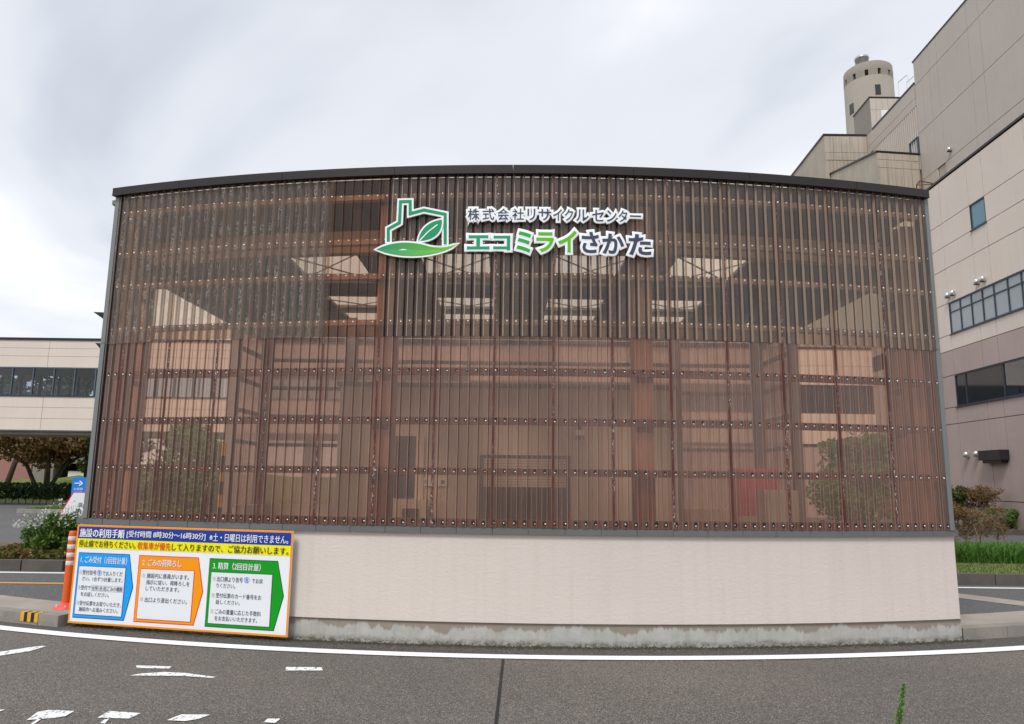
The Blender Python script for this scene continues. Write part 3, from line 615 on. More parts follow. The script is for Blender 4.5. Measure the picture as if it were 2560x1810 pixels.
# emblem: strokes as flat bars with mitred joints, curved shapes as polygons, all following the wall
def embl(name, m, polys, off, th, parent=lg, uvx=None):
    V = []; F = []; uv = []
    for q in polys:
        n = len(V); k = len(q)
        ar = sum(q[i][0] * q[(i + 1) % k][1] - q[(i + 1) % k][0] * q[i][1] for i in range(k))
        if ar < 0: q = q[::-1]
        for r in (R + off, R + off - th):
            for px, py in q:
                s_, z = lp(px, py); x, y = arc(s_, r); V.append((x, y, z)); uv.append(((px - 130) / 582, (py - 100) / 440))
        F.append(tuple(n + i for i in range(k))[::-1]); F.append(tuple(n + k + i for i in range(k)))
        F += [(n + i, n + k + i, n + k + (i + 1) % k, n + (i + 1) % k)[::-1] for i in range(k)]
    return link(name, mesh(V, F, name, uv), m, parent)
def stroke(pts, w, capx=0.0):
    """outline polygon of a thick polyline with mitred corners"""
    Lf = []; Rt = []; P = [Vector(p) for p in pts]
    if capx:
        P[0] = P[0] + (P[0] - P[1]).normalized() * capx; P[-1] = P[-1] + (P[-1] - P[-2]).normalized() * capx
    for i, p in enumerate(P):
        d0 = (p - P[i - 1]).normalized() if i else None; d1 = (P[i + 1] - p).normalized() if i < len(P) - 1 else None
        d0 = d0 or d1; d1 = d1 or d0; n0 = Vector((-d0.y, d0.x)); n1 = Vector((-d1.y, d1.x)); n = (n0 + n1).normalized(); k = min(w / max(0.4, n.dot(n0)), w * 1.8); Lf.append(tuple(p + n * k)); Rt.append(tuple(p - n * k))
    return Lf, Rt
FAC = [(212, 428), (212, 336), (293, 294), (301, 143), (371, 143), (371, 231), (470, 207), (623, 241), (623, 455)]
def quads(pts, w, capx=0.0):
    Lf, Rt = stroke(pts, w, capx); return [[Lf[i], Lf[i + 1], Rt[i + 1], Rt[i]] for i in range(len(Lf) - 1)]
def bez(p0, p1, p2, p3, n=10): return [tuple(p0[k] * (1 - t) ** 3 + 3 * p1[k] * t * (1 - t) ** 2 + 3 * p2[k] * t * t * (1 - t) + p3[k] * t ** 3 for k in (0, 1)) for t in [i / n for i in range(n)]]
leaf = bez((430, 428), (450, 330), (520, 290), (600, 281)) + bez((600, 281), (605, 360), (560, 430), (430, 428))
hill = bez((128, 484), (260, 420), (400, 440), (480, 462)) + bez((480, 462), (560, 492), (640, 480), (710, 457)) + bez((710, 457), (600, 540), (330, 570), (128, 484))
def grow(q, d):
    out = []; n = len(q); c_ = sum((q[i][0] * q[(i + 1) % n][1] - q[(i + 1) % n][0] * q[i][1]) for i in range(n)); sg = 1 if c_ > 0 else -1
    for i in range(n):
        a, p, e_ = Vector(q[i - 1]), Vector(q[i]), Vector(q[(i + 1) % n]); d0 = (p - a).normalized(); d1 = (e_ - p).normalized(); nn_ = Vector((d0.y, -d0.x)) + Vector((d1.y, -d1.x)); nn_.normalize(); k = d / max(0.55, nn_.dot(Vector((d0.y, -d0.x)))); out.append(tuple(p + nn_ * sg * k))
    return out
fr_ = embl('emblem_factory', 'logo_white', quads(FAC, 24, 10), 0.075, 0.02); embl('factory_line', 'logo_green', quads(FAC, 11), 0.078, 0.002, fr_)
lf_ = embl('emblem_leaf', 'logo_white', [grow(leaf, 12)], 0.085, 0.02); embl('leaf_face', 'logo_green', [leaf], 0.088, 0.002, lf_); embl('leaf_vein', 'logo_white', quads([(440, 428), (500, 368), (568, 317)], 4), 0.0905, 0.002, lf_)
hl_ = embl('emblem_ground', 'logo_white', [grow(hill, 13)], 0.095, 0.02); embl('ground_face', 'logo_hill', [hill], 0.098, 0.002, hl_)
# ------------------------------------------------------------------ information board
P0 = Vector((-4.640, 8.003)); P1 = Vector((-2.155, 7.432)); BW = (P1 - P0).length; BH = 1.012; BZ = 0.045
bd = thing('information_board', 'large orange-framed instruction board with three arrows fixed to the cream wall', 'sign', (P0.x, P0.y, BZ), math.atan2(P1.y - P0.y, P1.x - P0.x))
box('backing', 'print_white', bd, 0, BW, -0.012, 0, 0, BH)
def U(u): return u * BW
def Vz(v): return (1 - v) * BH
def rect(name, m, u0, u1, v0, v1, y, par=bd): return box(name, m, par, U(u0), U(u1), y, y + 0.0015, Vz(v1), Vz(v0))
Y1, Y2, Y3, Y4 = -0.0142, -0.0165, -0.0188, -0.021
fw_ = 0.0075
box('border', 'print_orange', bd, 0, BW, Y1, Y1 + 0.0015, BH - 0.0185, BH); box('border', 'print_orange', bd, 0, BW, Y1, Y1 + 0.0015, 0, 0.0185)
box('border', 'print_orange', bd, 0, 0.0185, Y1, Y1 + 0.0015, 0.0186, BH - 0.0186); box('border', 'print_orange', bd, BW - 0.0185, BW, Y1, Y1 + 0.0015, 0.0186, BH - 0.0186)
r1 = rect('title_band', 'print_navy', 0.0075, 0.9925, 0.0195, 0.142, Y1); r2 = rect('notice_band', 'print_yellow', 0.0075, 0.9925, 0.1422, 0.240, Y1)
def tx(body, m, par, u0, u1, v0, v1, off=0.0, y=Y4): return lettering('lettering', body, m, par, U(u0), U(u1), Vz(v1), Vz(v0), y, off)
tx('施設の利用手順', 'print_white', r1, 0.018, 0.235, 0.038, 0.128, 0.03); tx('[受付時間 8時30分～16時30分]', 'print_white', r1, 0.247, 0.615, 0.045, 0.122, 0.016); tx('※土・日曜日は利用できません。', 'print_white', r1, 0.634, 0.982, 0.045, 0.125, 0.016)
tx('停止線でお待ちください。', 'print_black', r2, 0.018, 0.293, 0.155, 0.228, 0.014); tx('収集車が優先', 'print_red', r2, 0.303, 0.458, 0.155, 0.230, 0.014); tx('して入りますので、ご協力お願いします。', 'print_black', r2, 0.464, 0.985, 0.157, 0.230, 0.014)
def arrow(u0, ub, ut, v0, v1, m, mo, title, tu1, iu0, iu1, iv0, iv1, lines):
    def pent(name, m, d, y, par):
        q = [(U(u0) - d, Vz(v1) - d), (U(ub) + d * 0.5, Vz(v1) - d), (U(ut) + d * 1.1, Vz((v0 + v1) / 2)), (U(ub) + d * 0.5, Vz(v0) + d), (U(u0) - d, Vz(v0) + d)]
        V = [(x, y, z) for x, z in q] + [(x, y + 0.0012, z) for x, z in q]; F = [(0, 1, 2, 3, 4), (9, 8, 7, 6, 5)] + [(i, 5 + i, 5 + (i + 1) % 5, (i + 1) % 5) for i in range(5)]
        return link(name, mesh(V, F), m, par)
    a = pent('arrow', mo, 0.0, Y1, bd); pent('arrow_fill', m, -0.008, Y2, a)
    rect('text_box_edge', mo, iu0 - 0.0025, iu1 + 0.0025, iv0 - 0.006, iv1 + 0.006, Y3, a); rect('text_box', 'print_pale', iu0, iu1, iv0, iv1, Y3 - 0.0022, a)
    tx(title, 'print_white', a, iu0 + 0.004, tu1, v0 + 0.035, v0 + 0.105, 0.018)
    for bdy, x0, x1, ya, yb, m_ in lines: tx(bdy, m_, a, x0, x1, ya, yb, 0.006, -0.0234)
arrow(0.020, 0.268, 0.298, 0.285, 0.945, 'print_sky', 'print_outline_blue', '1. ごみ受付（1回目計量）', 0.260, 0.032, 0.256, 0.425, 0.905,
 [('①', .037, .048, .465, .505, 'print_grey'), ('受付信号', .051, .118, .460, .510, 'print_text'), ('青', .127, .139, .463, .503, 'print_blue'), ('でお入りくだ', .149, .245, .463, .510, 'print_text'), ('さい。1台ずつ計量します。', .053, .247, .525, .570, 'print_text'),
  ('②', .037, .048, .618, .658, 'print_grey'), ('受付で', .051, .098, .615, .662, 'print_text'), ('住所', .104, .133, .617, .662, 'print_text'), ('氏名', .143, .172, .617, .662, 'print_text'), ('ごみの種類', .180, .250, .617, .662, 'print_text'), ('をお話しください。', .053, .190, .680, .725, 'print_text'),
  ('③', .037, .048, .770, .810, 'print_grey'), ('受付伝票をお取りいただき、', .051, .252, .770, .816, 'print_text'), ('施設内へお進みください。', .051, .238, .830, .876, 'print_text')])
arrow(0.313, 0.590, 0.622, 0.288, 0.948, 'print_orange', 'print_crimson', '2. ごみの荷降ろし', 0.515, 0.330, 0.575, 0.425, 0.912,
 [('①', .340, .352, .468, .508, 'print_grey'), ('施設内に係員がいます。', .360, .555, .462, .512, 'print_text'), ('指示に従い、荷降ろしを', .360, .560, .528, .574, 'print_text'), ('していただきます。', .360, .515, .590, .634, 'print_text'), ('②', .340, .352, .702, .742, 'print_grey'), ('出口より退出ください。', .360, .555, .698, .748, 'print_text')])
arrow(0.640, 0.942, 0.976, 0.290, 0.950, 'print_green', 'print_outline_green', '3. 精算（2回目計量）', 0.870, 0.655, 0.922, 0.425, 0.912,
 [('①', .664, .676, .468, .508, 'print_grey'), ('出口側より信号', .682, .796, .462, .512, 'print_text'), ('青', .807, .820, .465, .506, 'print_blue'), ('でお戻', .836, .884, .465, .512, 'print_text'), ('りください。', .682, .765, .528, .572, 'print_text'),
  ('②', .664, .676, .625, .665, 'print_grey'), ('受付伝票のカード番号をお', .682, .882, .620, .668, 'print_text'), ('話しください。', .684, .790, .684, .728, 'print_text'), ('③', .664, .676, .778, .818, 'print_grey'), ('ごみの重量に応じた手数料', .684, .884, .774, .822, 'print_text'), ('をお支払いいただきます。', .684, .870, .838, .884, 'print_text')])
for uu in (0.133, 0.8135):                         # printed rings round two characters
    V = []; F = []
    for k in range(20):
        a = 2 * PI * k / 20
        for r in (0.026, 0.030): V.append((U(uu) + r * math.cos(a), -0.0234, Vz(0.484) + r * math.sin(a)))
    F = [(2 * k, 2 * k + 1, (2 * k + 3) % 40, (2 * k + 2) % 40) for k in range(20)]; link('printed_ring', mesh(V, F), 'print_blue', bd)
for a, c_ in ((.101, .136), (.140, .175), (.178, .253)):
    for q in ((U(a), U(c_), Vz(.612), Vz(.612) + .002), (U(a), U(c_), Vz(.668), Vz(.668) + .002), (U(a), U(a) + .002, Vz(.668) + .0021, Vz(.612)), (U(c_) - .002, U(c_), Vz(.668) + .0021, Vz(.612))): box('printed_rule', 'print_grey', bd, q[0], q[1], -0.0234, -0.0226, q[2], q[3])
# ------------------------------------------------------------------ kerbs at both ends
kl = struct(bpy.data.objects.new('kerb', None)); COL.objects.link(kl)
for s0, s1 in ((-11.5, -5.22), (4.34, 11.5)):
    s = s0; fr0 = 0.0 if s0 < 0 else -0.19
    while s < s1 - 0.05:
        e_ = min(s + 0.6, s1); k = link('kerb_block', arcstrip(s + 0.004, e_ - 0.004, R - 0.02 + fr0, R + 0.13 + fr0, -0.02, 0.118), 'kerb_concrete', kl); s = e_
    n_ = 12; V = [(*arc(s0 + (s1 - s0) * i / n_, r), 0.112) for i in range(n_ + 1) for r in (R - 0.021 + fr0, R - 0.55 + fr0)]
    struct(link('apron', mesh(V, [(2 * i, 2 * i + 2, 2 * i + 3, 2 * i + 1) for i in range(n_)]), 'apron_concrete'))
kt = thing('kerb_reflector', 'yellow and black striped marker stuck on the kerb edge at the left', 'marker', (0, 0, 0))
for k in range(5): link('stripe', arcstrip(-5.75 + k * 0.05, -5.70 + k * 0.05, R + 0.06, R + 0.136, 0.03, 0.124), 'yellow_paint' if k % 2 == 0 else 'black_rubber', kt)
kr = link('kerb_end_pad', arcstrip(4.318, 4.338, R - 0.16, R - 0.05, 0.0, 0.125), 'black_rubber'); tag(kr, 'black rubber pad at the kerb end beside the right corner of the plinth', 'pad')
# drainage gratings set diagonally in the yard
for nm, lab, A, B in (('drain_grating', 'steel drain grating in the asphalt left of the orange delineator', (-5.55, 8.75), (-7.6, 9.2)), ('drain_grating', 'steel drain grating in the asphalt right of the cream wall', (5.6, 8.75), (7.2, 8.3))):
    A = Vector(A); B = Vector(B); d = (B - A).normalized(); L = (B - A).length
    g = thing(nm, lab, 'grating', (A.x, A.y, 0.1), math.atan2(d.y, d.x), 'drain gratings')
    box('frame', 'grating', g, 0, L, -0.17, -0.15, 0.002, 0.008); box('frame', 'grating', g, 0, L, 0.15, 0.17, 0.002, 0.008)
    mb = MB()
    for k in range(int(L / 0.05)): mb.box(k * 0.05, k * 0.05 + 0.022, -0.149, 0.149, 0.002, 0.007)
    stuff(mb.build('bars', 'grating', g)); box('pit', 'black_rubber', g, 0, L, -0.15, 0.15, 0.0008, 0.0015)
# yard paint and concrete strips
for nm, m_, q in (('lane_line', 'line_orange', [(-30, 10.30), (-4.9, 10.28), (-4.9, 10.40), (-30, 10.42)]), ('lane_line', 'line_white', [(-30, 11.34), (-4.9, 11.34), (-4.9, 11.45), (-30, 11.45)]), ('lane_line', 'line_white', [(5.0, 11.02), (30, 11.00), (30, 11.10), (5.0, 11.12)]), ('concrete_strip', 'apron_concrete', [(5.0, 11.0), (6.2, 10.55), (8.4, 7.6), (8.0, 7.5), (5.9, 10.2), (5.0, 10.6)])):
    struct(link(nm, mesh([(x, y, 0.104) for x, y in q], [(0, 1, 2, 3) if len(q) == 4 else tuple(range(len(q)))[::-1]]), m_))
# delineator post
dp = thing('delineator_post', 'orange flexible delineator post with white bands left of the instruction board', 'post', (-4.955, 8.45, 0.112))
MB().lathe([(0.125, 0.0), (0.12, 0.018), (0.075, 0.03), (0.055, 0.06), (0.05, 0.06)], 20).build('base', 'red_plastic', dp, True)
MB().lathe([(0.041, 0.05), (0.04, 0.78), (0.040, 0.825), (0.034, 0.84), (0.0, 0.842)], 16).build('tube', 'orange_plastic', dp, True)
for z in (0.735, 0.645, 0.555, 0.465): MB().lathe([(0.0405, z), (0.043, z + 0.003), (0.043, z + 0.045), (0.0405, z + 0.048)], 16).build('reflective_band', 'reflector_white', dp, True)
for a in range(6): MB().lathe([(0.009, 0.0), (0.009, 0.012), (0.0, 0.014)], 8, (0.098 * math.cos(a * PI / 3), 0.098 * math.sin(a * PI / 3), 0.024)).build('bolt', 'reflector_white', dp)
# ------------------------------------------------------------------ far buildings
DV = Vector((0.0593, 0.998)).normalized(); NV = Vector((-DV.y, DV.x))      # along the facade (away from the camera), outward (to the left)
def fp(X0, u, n=0.0): q = Vector((X0, 24.0)) + DV * u + NV * n; return (q.x, q.y)
def slab(name, m, par, X0, u0, u1, n0, n1, z0, z1): return MB().prism([fp(X0, u0, n0), fp(X0, u1, n0), fp(X0, u1, n1), fp(X0, u0, n1)], z0, z1).build(name, m, par)
def facade(par, X0, us, zs, holes, mfun, th=0.05, gap=0.012):
    for i in range(len(us) - 1):
        for j in range(len(zs) - 1):
            cu, cz = (us[i] + us[i + 1]) / 2, (zs[j] + zs[j + 1]) / 2
            if any(a < cu < b_ and c_ < cz < d for a, b_, c_, d in holes): continue
            slab('wall_panel', mfun(cz), par, X0, us[i] + gap, us[i + 1] - gap, 0.0, th, zs[j] + gap, zs[j + 1] - gap)
def window(par, X0, u0, u1, z0, z1, vs, hs, gl, fr='frame_navy', th=0.05):
    w = slab('window', fr, par, X0, u0, u1, 0.0005, 0.003, z0, z1); f = 0.045; ft = th - 0.006
    slab('frame', fr, w, X0, u0, u1, 0.0035, ft, z0, z0 + f); slab('frame', fr, w, X0, u0, u1, 0.0035, ft, z1 - f, z1)
    slab('frame', fr, w, X0, u0, u0 + f, 0.0035, ft, z0 + f, z1 - f); slab('frame', fr, w, X0, u1 - f, u1, 0.0035, ft, z0 + f, z1 - f)
    for v in vs: slab('mullion', fr, w, X0, v - 0.025, v + 0.025, 0.0035, ft - 0.004, z0 + f, z1 - f)
    e_ = [u0 + f] + sorted(vs) + [u1 - f]
    hh = [z0 + f] + sorted(hs) + [z1 - f]
    for h in hs: slab('transom', fr, w, X0, u0 + f, u1 - f, 0.0035, ft - 0.008, h - 0.022, h + 0.022)
    for a, c_ in zip(e_, e_[1:]):
        for z_, y_ in zip(hh, hh[1:]): slab('pane', gl if isinstance(gl, str) else random.choice(gl), w, X0, a, c_, 0.008, 0.013, z_, y_)
    slab('sill', fr, w, X0, u0 - 0.03, u1 + 0.03, 0.0035, th + 0.04, z0 - 0.04, z0 - 0.001)
pb = thing('plant_building', 'large cream and mauve panelled plant building filling the right edge', 'building', (16, 24, 0))
def reb(par):                                        # parts were made in world space: keep them there under a moved Empty
    for c_ in par.children: c_.location = Vector(c_.location) - Vector(par.location)
slab('lower_block', 'joint_dark', pb, 16.0, -9, 7.6, -6.0, -0.002, 0.0, 12.9); slab('upper_block', 'joint_dark', pb, 19.0, -9, 8.80, -9.0, -0.002, 12.0, 22.0)
lowm = lambda z: 'cream_panel' if z > 6.45 else 'mauve_panel'
us = [-9, -5.6, -2.9, -0.65, 0.25, 2.08, 2.92, 3.62, 5.4, 7.6]
facade(pb, 16.0, us, [0, 1.08, 3.77], [], lowm)
facade(pb, 16.0, us, [3.77, 4.37, 5.53, 6.45], [(-2.9, 2.08, 4.37, 5.53), (2.92, 3.62, 3.77, 5.53)], lowm)
facade(pb, 16.0, us, [6.45, 7.03, 8.2, 9.5], [(-2.9, 2.08, 7.03, 8.2), (2.92, 3.62, 7.03, 8.2)], lowm)
facade(pb, 16.0, us, [9.5, 10.35, 11.26, 12.86], [(-0.65, 0.25, 10.35, 11.26)], lowm)
window(pb, 16.0, -2.9, 2.08, 4.37, 5.53, [1.42, -0.75], [], ['dark_glass', 'window_glass']); window(pb, 16.0, -2.9, 2.08, 7.03, 8.2, [1.36, 0.66, 0.0, -0.66, -1.4, -2.1], [7.83], 'curtain_glass')
window(pb, 16.0, 2.92, 3.62, 3.77, 5.53, [], [5.1], 'dark_glass'); window(pb, 16.0, 2.92, 3.62, 7.03, 8.2, [], [7.6], 'curtain_glass'); window(pb, 16.0, -0.65, 0.25, 10.35, 11.26, [], [], 'blue_glass')
slab('ledge_cap', 'fascia', pb, 16.0, -9.1, 7.7, -3.0, 0.07, 12.91, 12.99); slab('roof_cap', 'fascia', pb, 19.0, -9.1, 8.86, -9.0, 0.07, 22.0, 22.08)
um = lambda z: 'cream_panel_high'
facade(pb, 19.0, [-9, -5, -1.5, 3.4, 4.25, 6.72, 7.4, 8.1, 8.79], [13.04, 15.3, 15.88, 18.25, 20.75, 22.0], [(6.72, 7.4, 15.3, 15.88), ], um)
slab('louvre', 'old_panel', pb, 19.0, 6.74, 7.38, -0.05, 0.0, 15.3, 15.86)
for u, z, X0 in ((1.95, 8.47, 16), (1.62, 8.47, 16), (0.08, 8.47, 16), (-0.27, 8.47, 16), (3.2, 6.14, 16), (1.61, 2.64, 16), (1.0, 2.64, 16), (6.2, 16.25, 19)):
    x, y = fp(X0, u, 0.13); mb = MB(); mb.lathe([(0.085, -0.1), (0.095, -0.1), (0.095, 0.02), (0.08, 0.07), (0.045, 0.1), (0.0, 0.11)], 12, (x, y, z)); v_ = mb.build('vent_hood', 'vent_alu', pb, True)
    mb = MB(); a = fp(X0, u - 0.06, 0.04); c_ = fp(X0, u + 0.06, 0.04); mb.prism([fp(X0, u - 0.07, 0.051), fp(X0, u + 0.07, 0.051), fp(X0, u + 0.07, 0.1), fp(X0, u - 0.07, 0.1)], z - 0.07, z + 0.05); mb.build('vent_neck', 'vent_alu', v_)
hd = slab('door_hood', 'black_metal', pb, 16.0, -0.7, 0.5, 0.051, 0.35, 2.40, 2.72); slab('hood_bracket', 'black_metal', hd, 16.0, -0.6, 0.40, 0.051, 0.28, 2.30, 2.3995)
slab('drain_pipe', 'joint_dark', pb, 16.0, 2.90, 2.935, 0.051, 0.085, 0.1, 12.8)
rl = []
for a, c_ in (((16.45, 27.9, 13.05), (16.45, 27.9, 13.75)), ((16.9, 28.9, 13.05), (16.9, 28.9, 14.0)), ((16.45, 27.9, 13.75), (16.9, 28.9, 14.0)), ((16.45, 27.9, 13.4), (16.9, 28.9, 13.55)), ((16.45, 27.9, 13.75), (17.3, 28.2, 13.75)), ((17.3, 28.2, 13.05), (17.3, 28.2, 13.75)), ((16.9, 28.9, 14.0), (17.3, 28.2, 13.75))): MB().tube([a, c_], 0.022, 6).build('roof_rail', 'rust_girt', pb)
# stepped blocks behind, with ribbed cladding
sb = thing('stepped_block', 'weathered cream concrete blocks with ribbed cladding stepping up behind the screen', 'building', (19, 36, 0))
def ribs(par, X0, u0, u1, z0, z1, m, n=0.05, pt=0.2):
    mb = MB(); u = u0
    while u < u1: mb.prism([fp(X0, u, 0), fp(X0, u + pt * 0.55, 0), fp(X0, u + pt * 0.45, n), fp(X0, u + pt * 0.1, n)], z0, z1); u += pt
    return stuff(mb.build('ribbed_cladding', m, par))
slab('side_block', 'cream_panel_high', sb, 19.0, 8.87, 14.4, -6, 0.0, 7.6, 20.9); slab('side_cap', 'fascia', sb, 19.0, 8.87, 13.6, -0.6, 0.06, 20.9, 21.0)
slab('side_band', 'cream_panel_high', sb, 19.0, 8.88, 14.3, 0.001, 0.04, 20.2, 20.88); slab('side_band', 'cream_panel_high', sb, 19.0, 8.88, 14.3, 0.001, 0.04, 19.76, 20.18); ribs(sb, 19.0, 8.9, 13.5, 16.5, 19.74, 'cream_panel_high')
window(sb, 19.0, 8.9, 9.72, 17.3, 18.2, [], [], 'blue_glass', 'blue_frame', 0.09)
yc = 38.31
MB().prism([(17.39, yc), (19.80, yc), (20.3, 45.0), (17.79, 45.0)], 7.6, 20.9).build('rear_block', 'old_panel', sb); MB().prism([(17.34, yc - 0.05), (19.80, yc - 0.05), (20.3, 45.0), (17.74, 45.0)], 20.9, 21.0).build('rear_cap', 'fascia', sb)
for k in range(5):
    x = 17.42 + k * 0.47
    for z0, z1 in ((19.9, 20.85), (19.45, 19.88)): box('wall_panel', 'old_panel', sb, x, x + 0.455, yc - 0.03, yc - 0.001, z0, z1)
mb = MB()
for k in range(12): mb.box(17.45 + k * 0.2, 17.56 + k * 0.2, yc - 0.05, yc - 0.001, 16.0, 19.4)
stuff(mb.build('ribbed_cladding', 'old_panel', sb))
V = [(17.29, 32.6, 7.6), (19.42, 32.84, 7.6), (19.9, 40.5, 7.6), (17.75, 40.3, 7.6), (17.29, 32.6, 17.2), (19.42, 32.84, 17.2), (19.9, 40.5, 19.05), (17.75, 40.3, 19.05)]
link('front_block', mesh(V, [(0, 1, 5, 4), (3, 0, 4, 7), (4, 5, 6, 7), (1, 2, 6, 5), (2, 3, 7, 6)]), 'old_panel', sb)
V2 = [(x - 0.05 if x < 18 else x, y - 0.05, z) for x, y, z in V[4:]]; V2 = V2 + [(x, y, z + 0.09) for x, y, z in V2]; link('front_cap', mesh(V2, [(0, 1, 5, 4), (3, 0, 4, 7), (4, 5, 6, 7), (1, 2, 6, 5), (2, 3, 7, 6), (3, 2, 1, 0)]), 'fascia', sb)
for k in range(5):
    x = 17.31 + k * 0.42
    for z0, z1 in ((16.86, 17.17), (16.45, 16.84), (14.2, 16.43), (11.0, 14.18)):
        y0 = 32.6 + (x - 17.29) * 0.1127; MB().prism([(x, y0 - 0.04), (x + 0.405, y0 + 0.405 * 0.1127 - 0.04), (x + 0.405, y0 + 0.405 * 0.1127 - 0.002), (x, y0 - 0.002)], z0, z1).build('wall_panel', 'old_panel', sb)
# chimney tower with penthouse
tw = thing('chimney_tower', 'tall round concrete chimney tower with small openings under its rim', 'tower', (31.5, 60.0, 0))
RT = 2.0
prof_ = [(RT * 1.03, 0), (RT * 1.0, 36.6)]
MB().lathe(prof_, 48).build('shaft', 'tower_concrete', tw, True)
NW = 12; zb, zt = 36.62, 37.15
mb = MB()
MB().lathe([(RT, 37.152), (RT - 0.02, 37.9), (RT - 0.12, 37.98), (RT - 0.3, 37.98), (RT - 0.3, 37.152)], 48).build('rim', 'tower_concrete', tw, True)
for k in range(NW):
    a0 = 2 * PI * k / NW + 0.07; a1 = 2 * PI * (k + 1) / NW - 0.07 + 0.0; n_ = 5; pts = [(RT * math.cos(a0 + (a1 - a0) * i / n_), RT * math.sin(a0 + (a1 - a0) * i / n_)) for i in range(n_ + 1)] + [((RT - 0.3) * math.cos(a1 - (a1 - a0) * i / n_), (RT - 0.3) * math.sin(a1 - (a1 - a0) * i / n_)) for i in range(n_ + 1)]
    MB().prism(pts, 36.602, 37.151).build('rim_pier', 'tower_concrete', tw)
for az, z in ((-97, 35.15), (-163, 34.1)):
    a = math.radians(az); o = box('window', 'dark_glass', tw, -0.22, 0.22, -0.03, 0.03, -0.45, 0.45); o.location = ((RT + 0.01) * math.cos(a), (RT + 0.01) * math.sin(a), z); o.rotation_euler = (0, 0, a + PI / 2)
MB().lathe([(0.55, 36.6), (0.55, 38.75), (0.60, 38.76), (0.60, 38.95), (0.45, 38.95)], 20, (-0.75, -0.6, 0)).build('flue', 'vent_alu', tw, True); MB().lathe([(0.55, 36.6), (0.55, 38.6), (0.60, 38.61), (0.60, 38.8), (0.45, 38.8)], 20, (0.55, 0.7, 0)).build('flue', 'vent_alu', tw, True)
ph = thing('roof_penthouse', 'small flat-roofed concrete penthouse with a white door below the round tower', 'building', (28.5, 52.0, 20.0))
MB().prism([(-1.2, 0), (1.6, 0), (1.78, 3), (-1.02, 3)], 0, 10.95).build('wall', 'tower_concrete', ph); MB().prism([(-1.25, -0.05), (1.65, -0.05), (1.83, 3), (-1.07, 3)], 10.95, 11.05).build('roof_cap', 'fascia', ph)
box('door', 'white_paint', ph, -0.38, 0.45, -0.04, -0.002, 7.9, 9.95)
for k in range(6): box('wall_panel', 'cream_panel_high', ph, -1.18 + k * 0.46, -1.18 + k * 0.46 + 0.44, -0.03, -0.001, 9.97, 10.9)
for k in range(2): box('wall_panel', 'cream_panel_high', ph, -1.18 + k * 0.40, -1.18 + k * 0.40 + 0.385, -0.03, -0.001, 0.5, 9.95)
for x in (0.95, 1.6): MB().tube([(x, -0.3, 11.05), (x, -0.3, 12.1), (x + 0.35, -0.9, 12.35), (x + 0.5, -1.2, 10.9)], 0.03, 6).build('ladder_rail', 'vent_alu', ph)
# elevated corridor, far left, and the wing it joins on the right
br = thing('elevated_corridor', 'cream panelled elevated corridor with a dark window band at the left', 'building', (-20, 33, 0))
def bx(n, m, par, *a): return box(n, m, par, *a)
X0c, X1c = -60.0, -2.0
for (z0, z1) in ((7.1, 7.52), (6.74, 7.1), (6.24, 6.74), (4.45, 4.94), (3.96, 4.45), (3.45, 3.96)):
    x = -56.7
    while x < X1c - 0.1: bx('wall_panel', 'cream_panel', br, x + 0.008, min(x + 3.6, X1c) - 0.008, 32.0, 32.06, z0 + 0.006, z1 - 0.006); x += 3.6
bx('wall', 'joint_dark', br, X0c, X1c, 32.062, 32.2, 3.45, 4.94); bx('wall', 'joint_dark', br, X0c, X1c, 32.062, 32.2, 6.24, 7.52); bx('rear_wall', 'cream_panel', br, X0c, X1c, 34.9, 35.0, 3.45, 4.94); bx('rear_wall', 'cream_panel', br, X0c, X1c, 34.9, 35.0, 6.24, 7.52)
bx('floor_slab', 'joint_dark', br, X0c, X1c, 32.2, 34.9, 3.45, 3.7); bx('roof', 'joint_dark', br, X0c, X1c, 32.0, 35.0, 7.521, 7.56); bx('roof_edge', 'fascia', br, X0c, X1c, 31.95, 31.998, 7.47, 7.57); bx('soffit_beam', 'apron_concrete', br, X0c, X1c, 32.25, 34.8, 3.27, 3.449); bx('soffit_edge', 'joint_dark', br, X0c, X1c, 32.0, 32.05, 3.40, 3.449)
xw = -50.0; k = 0
while xw < -2.5:
    nw = 8 if xw < -19.2 else 4
    w = bx('window', 'blue_frame', br, xw, xw + 0.05, 32.02, 32.12, 4.99, 6.19); x1 = xw + 0.925
    if not (-19.1 < xw + 0.3 < -18.3): bx('pane', 'window_glass', w, xw + 0.05, x1, 32.06, 32.065, 4.99, 6.19)
    else: bx('blind_panel', 'black_metal', w, xw + 0.05, x1, 32.06, 32.07, 4.99, 6.19)
    bx('rear_pane', 'window_glass', w, xw + 0.05, x1, 34.95, 34.955, 4.94, 6.24); bx('frame', 'blue_frame', w, xw, x1, 32.01, 32.13, 4.941, 4.99); bx('frame', 'blue_frame', w, xw, x1, 32.01, 32.13, 6.19, 6.239); bx('rear_mullion', 'frame_navy', w, xw + 0.3, xw + 0.42, 34.9, 35.0, 4.941, 6.239); bx('sill', 'frame_navy', w, xw, x1, 31.96, 32.009, 4.93, 4.985)
    xw = x1; k += 1
for x in (-34.0, -9.0): bx('pier', 'apron_concrete', br, x - 0.3, x + 0.3, 33.0, 33.6, 0.1, 3.27)
wg = thing('cream_wing', 'cream and mauve wing with dark window band behind the right end of the screen', 'building', (9, 33, 0))
for z0, z1, m_ in ((6.75, 7.52, 'cream_panel'), (5.89, 6.75, 'cream_panel'), (3.95, 4.62, 'cream_panel'), (3.27, 3.95, 'cream_panel'), (1.1, 3.24, 'mauve_panel'), (0.1, 1.1, 'mauve_panel')):
    for k in range(5): bx('wall_panel', m_, wg, -1.9 + k * 3.6 + 0.008, 1.7 + k * 3.6 - 0.008, 32.0, 32.06, z0 + 0.006, z1 - 0.006)
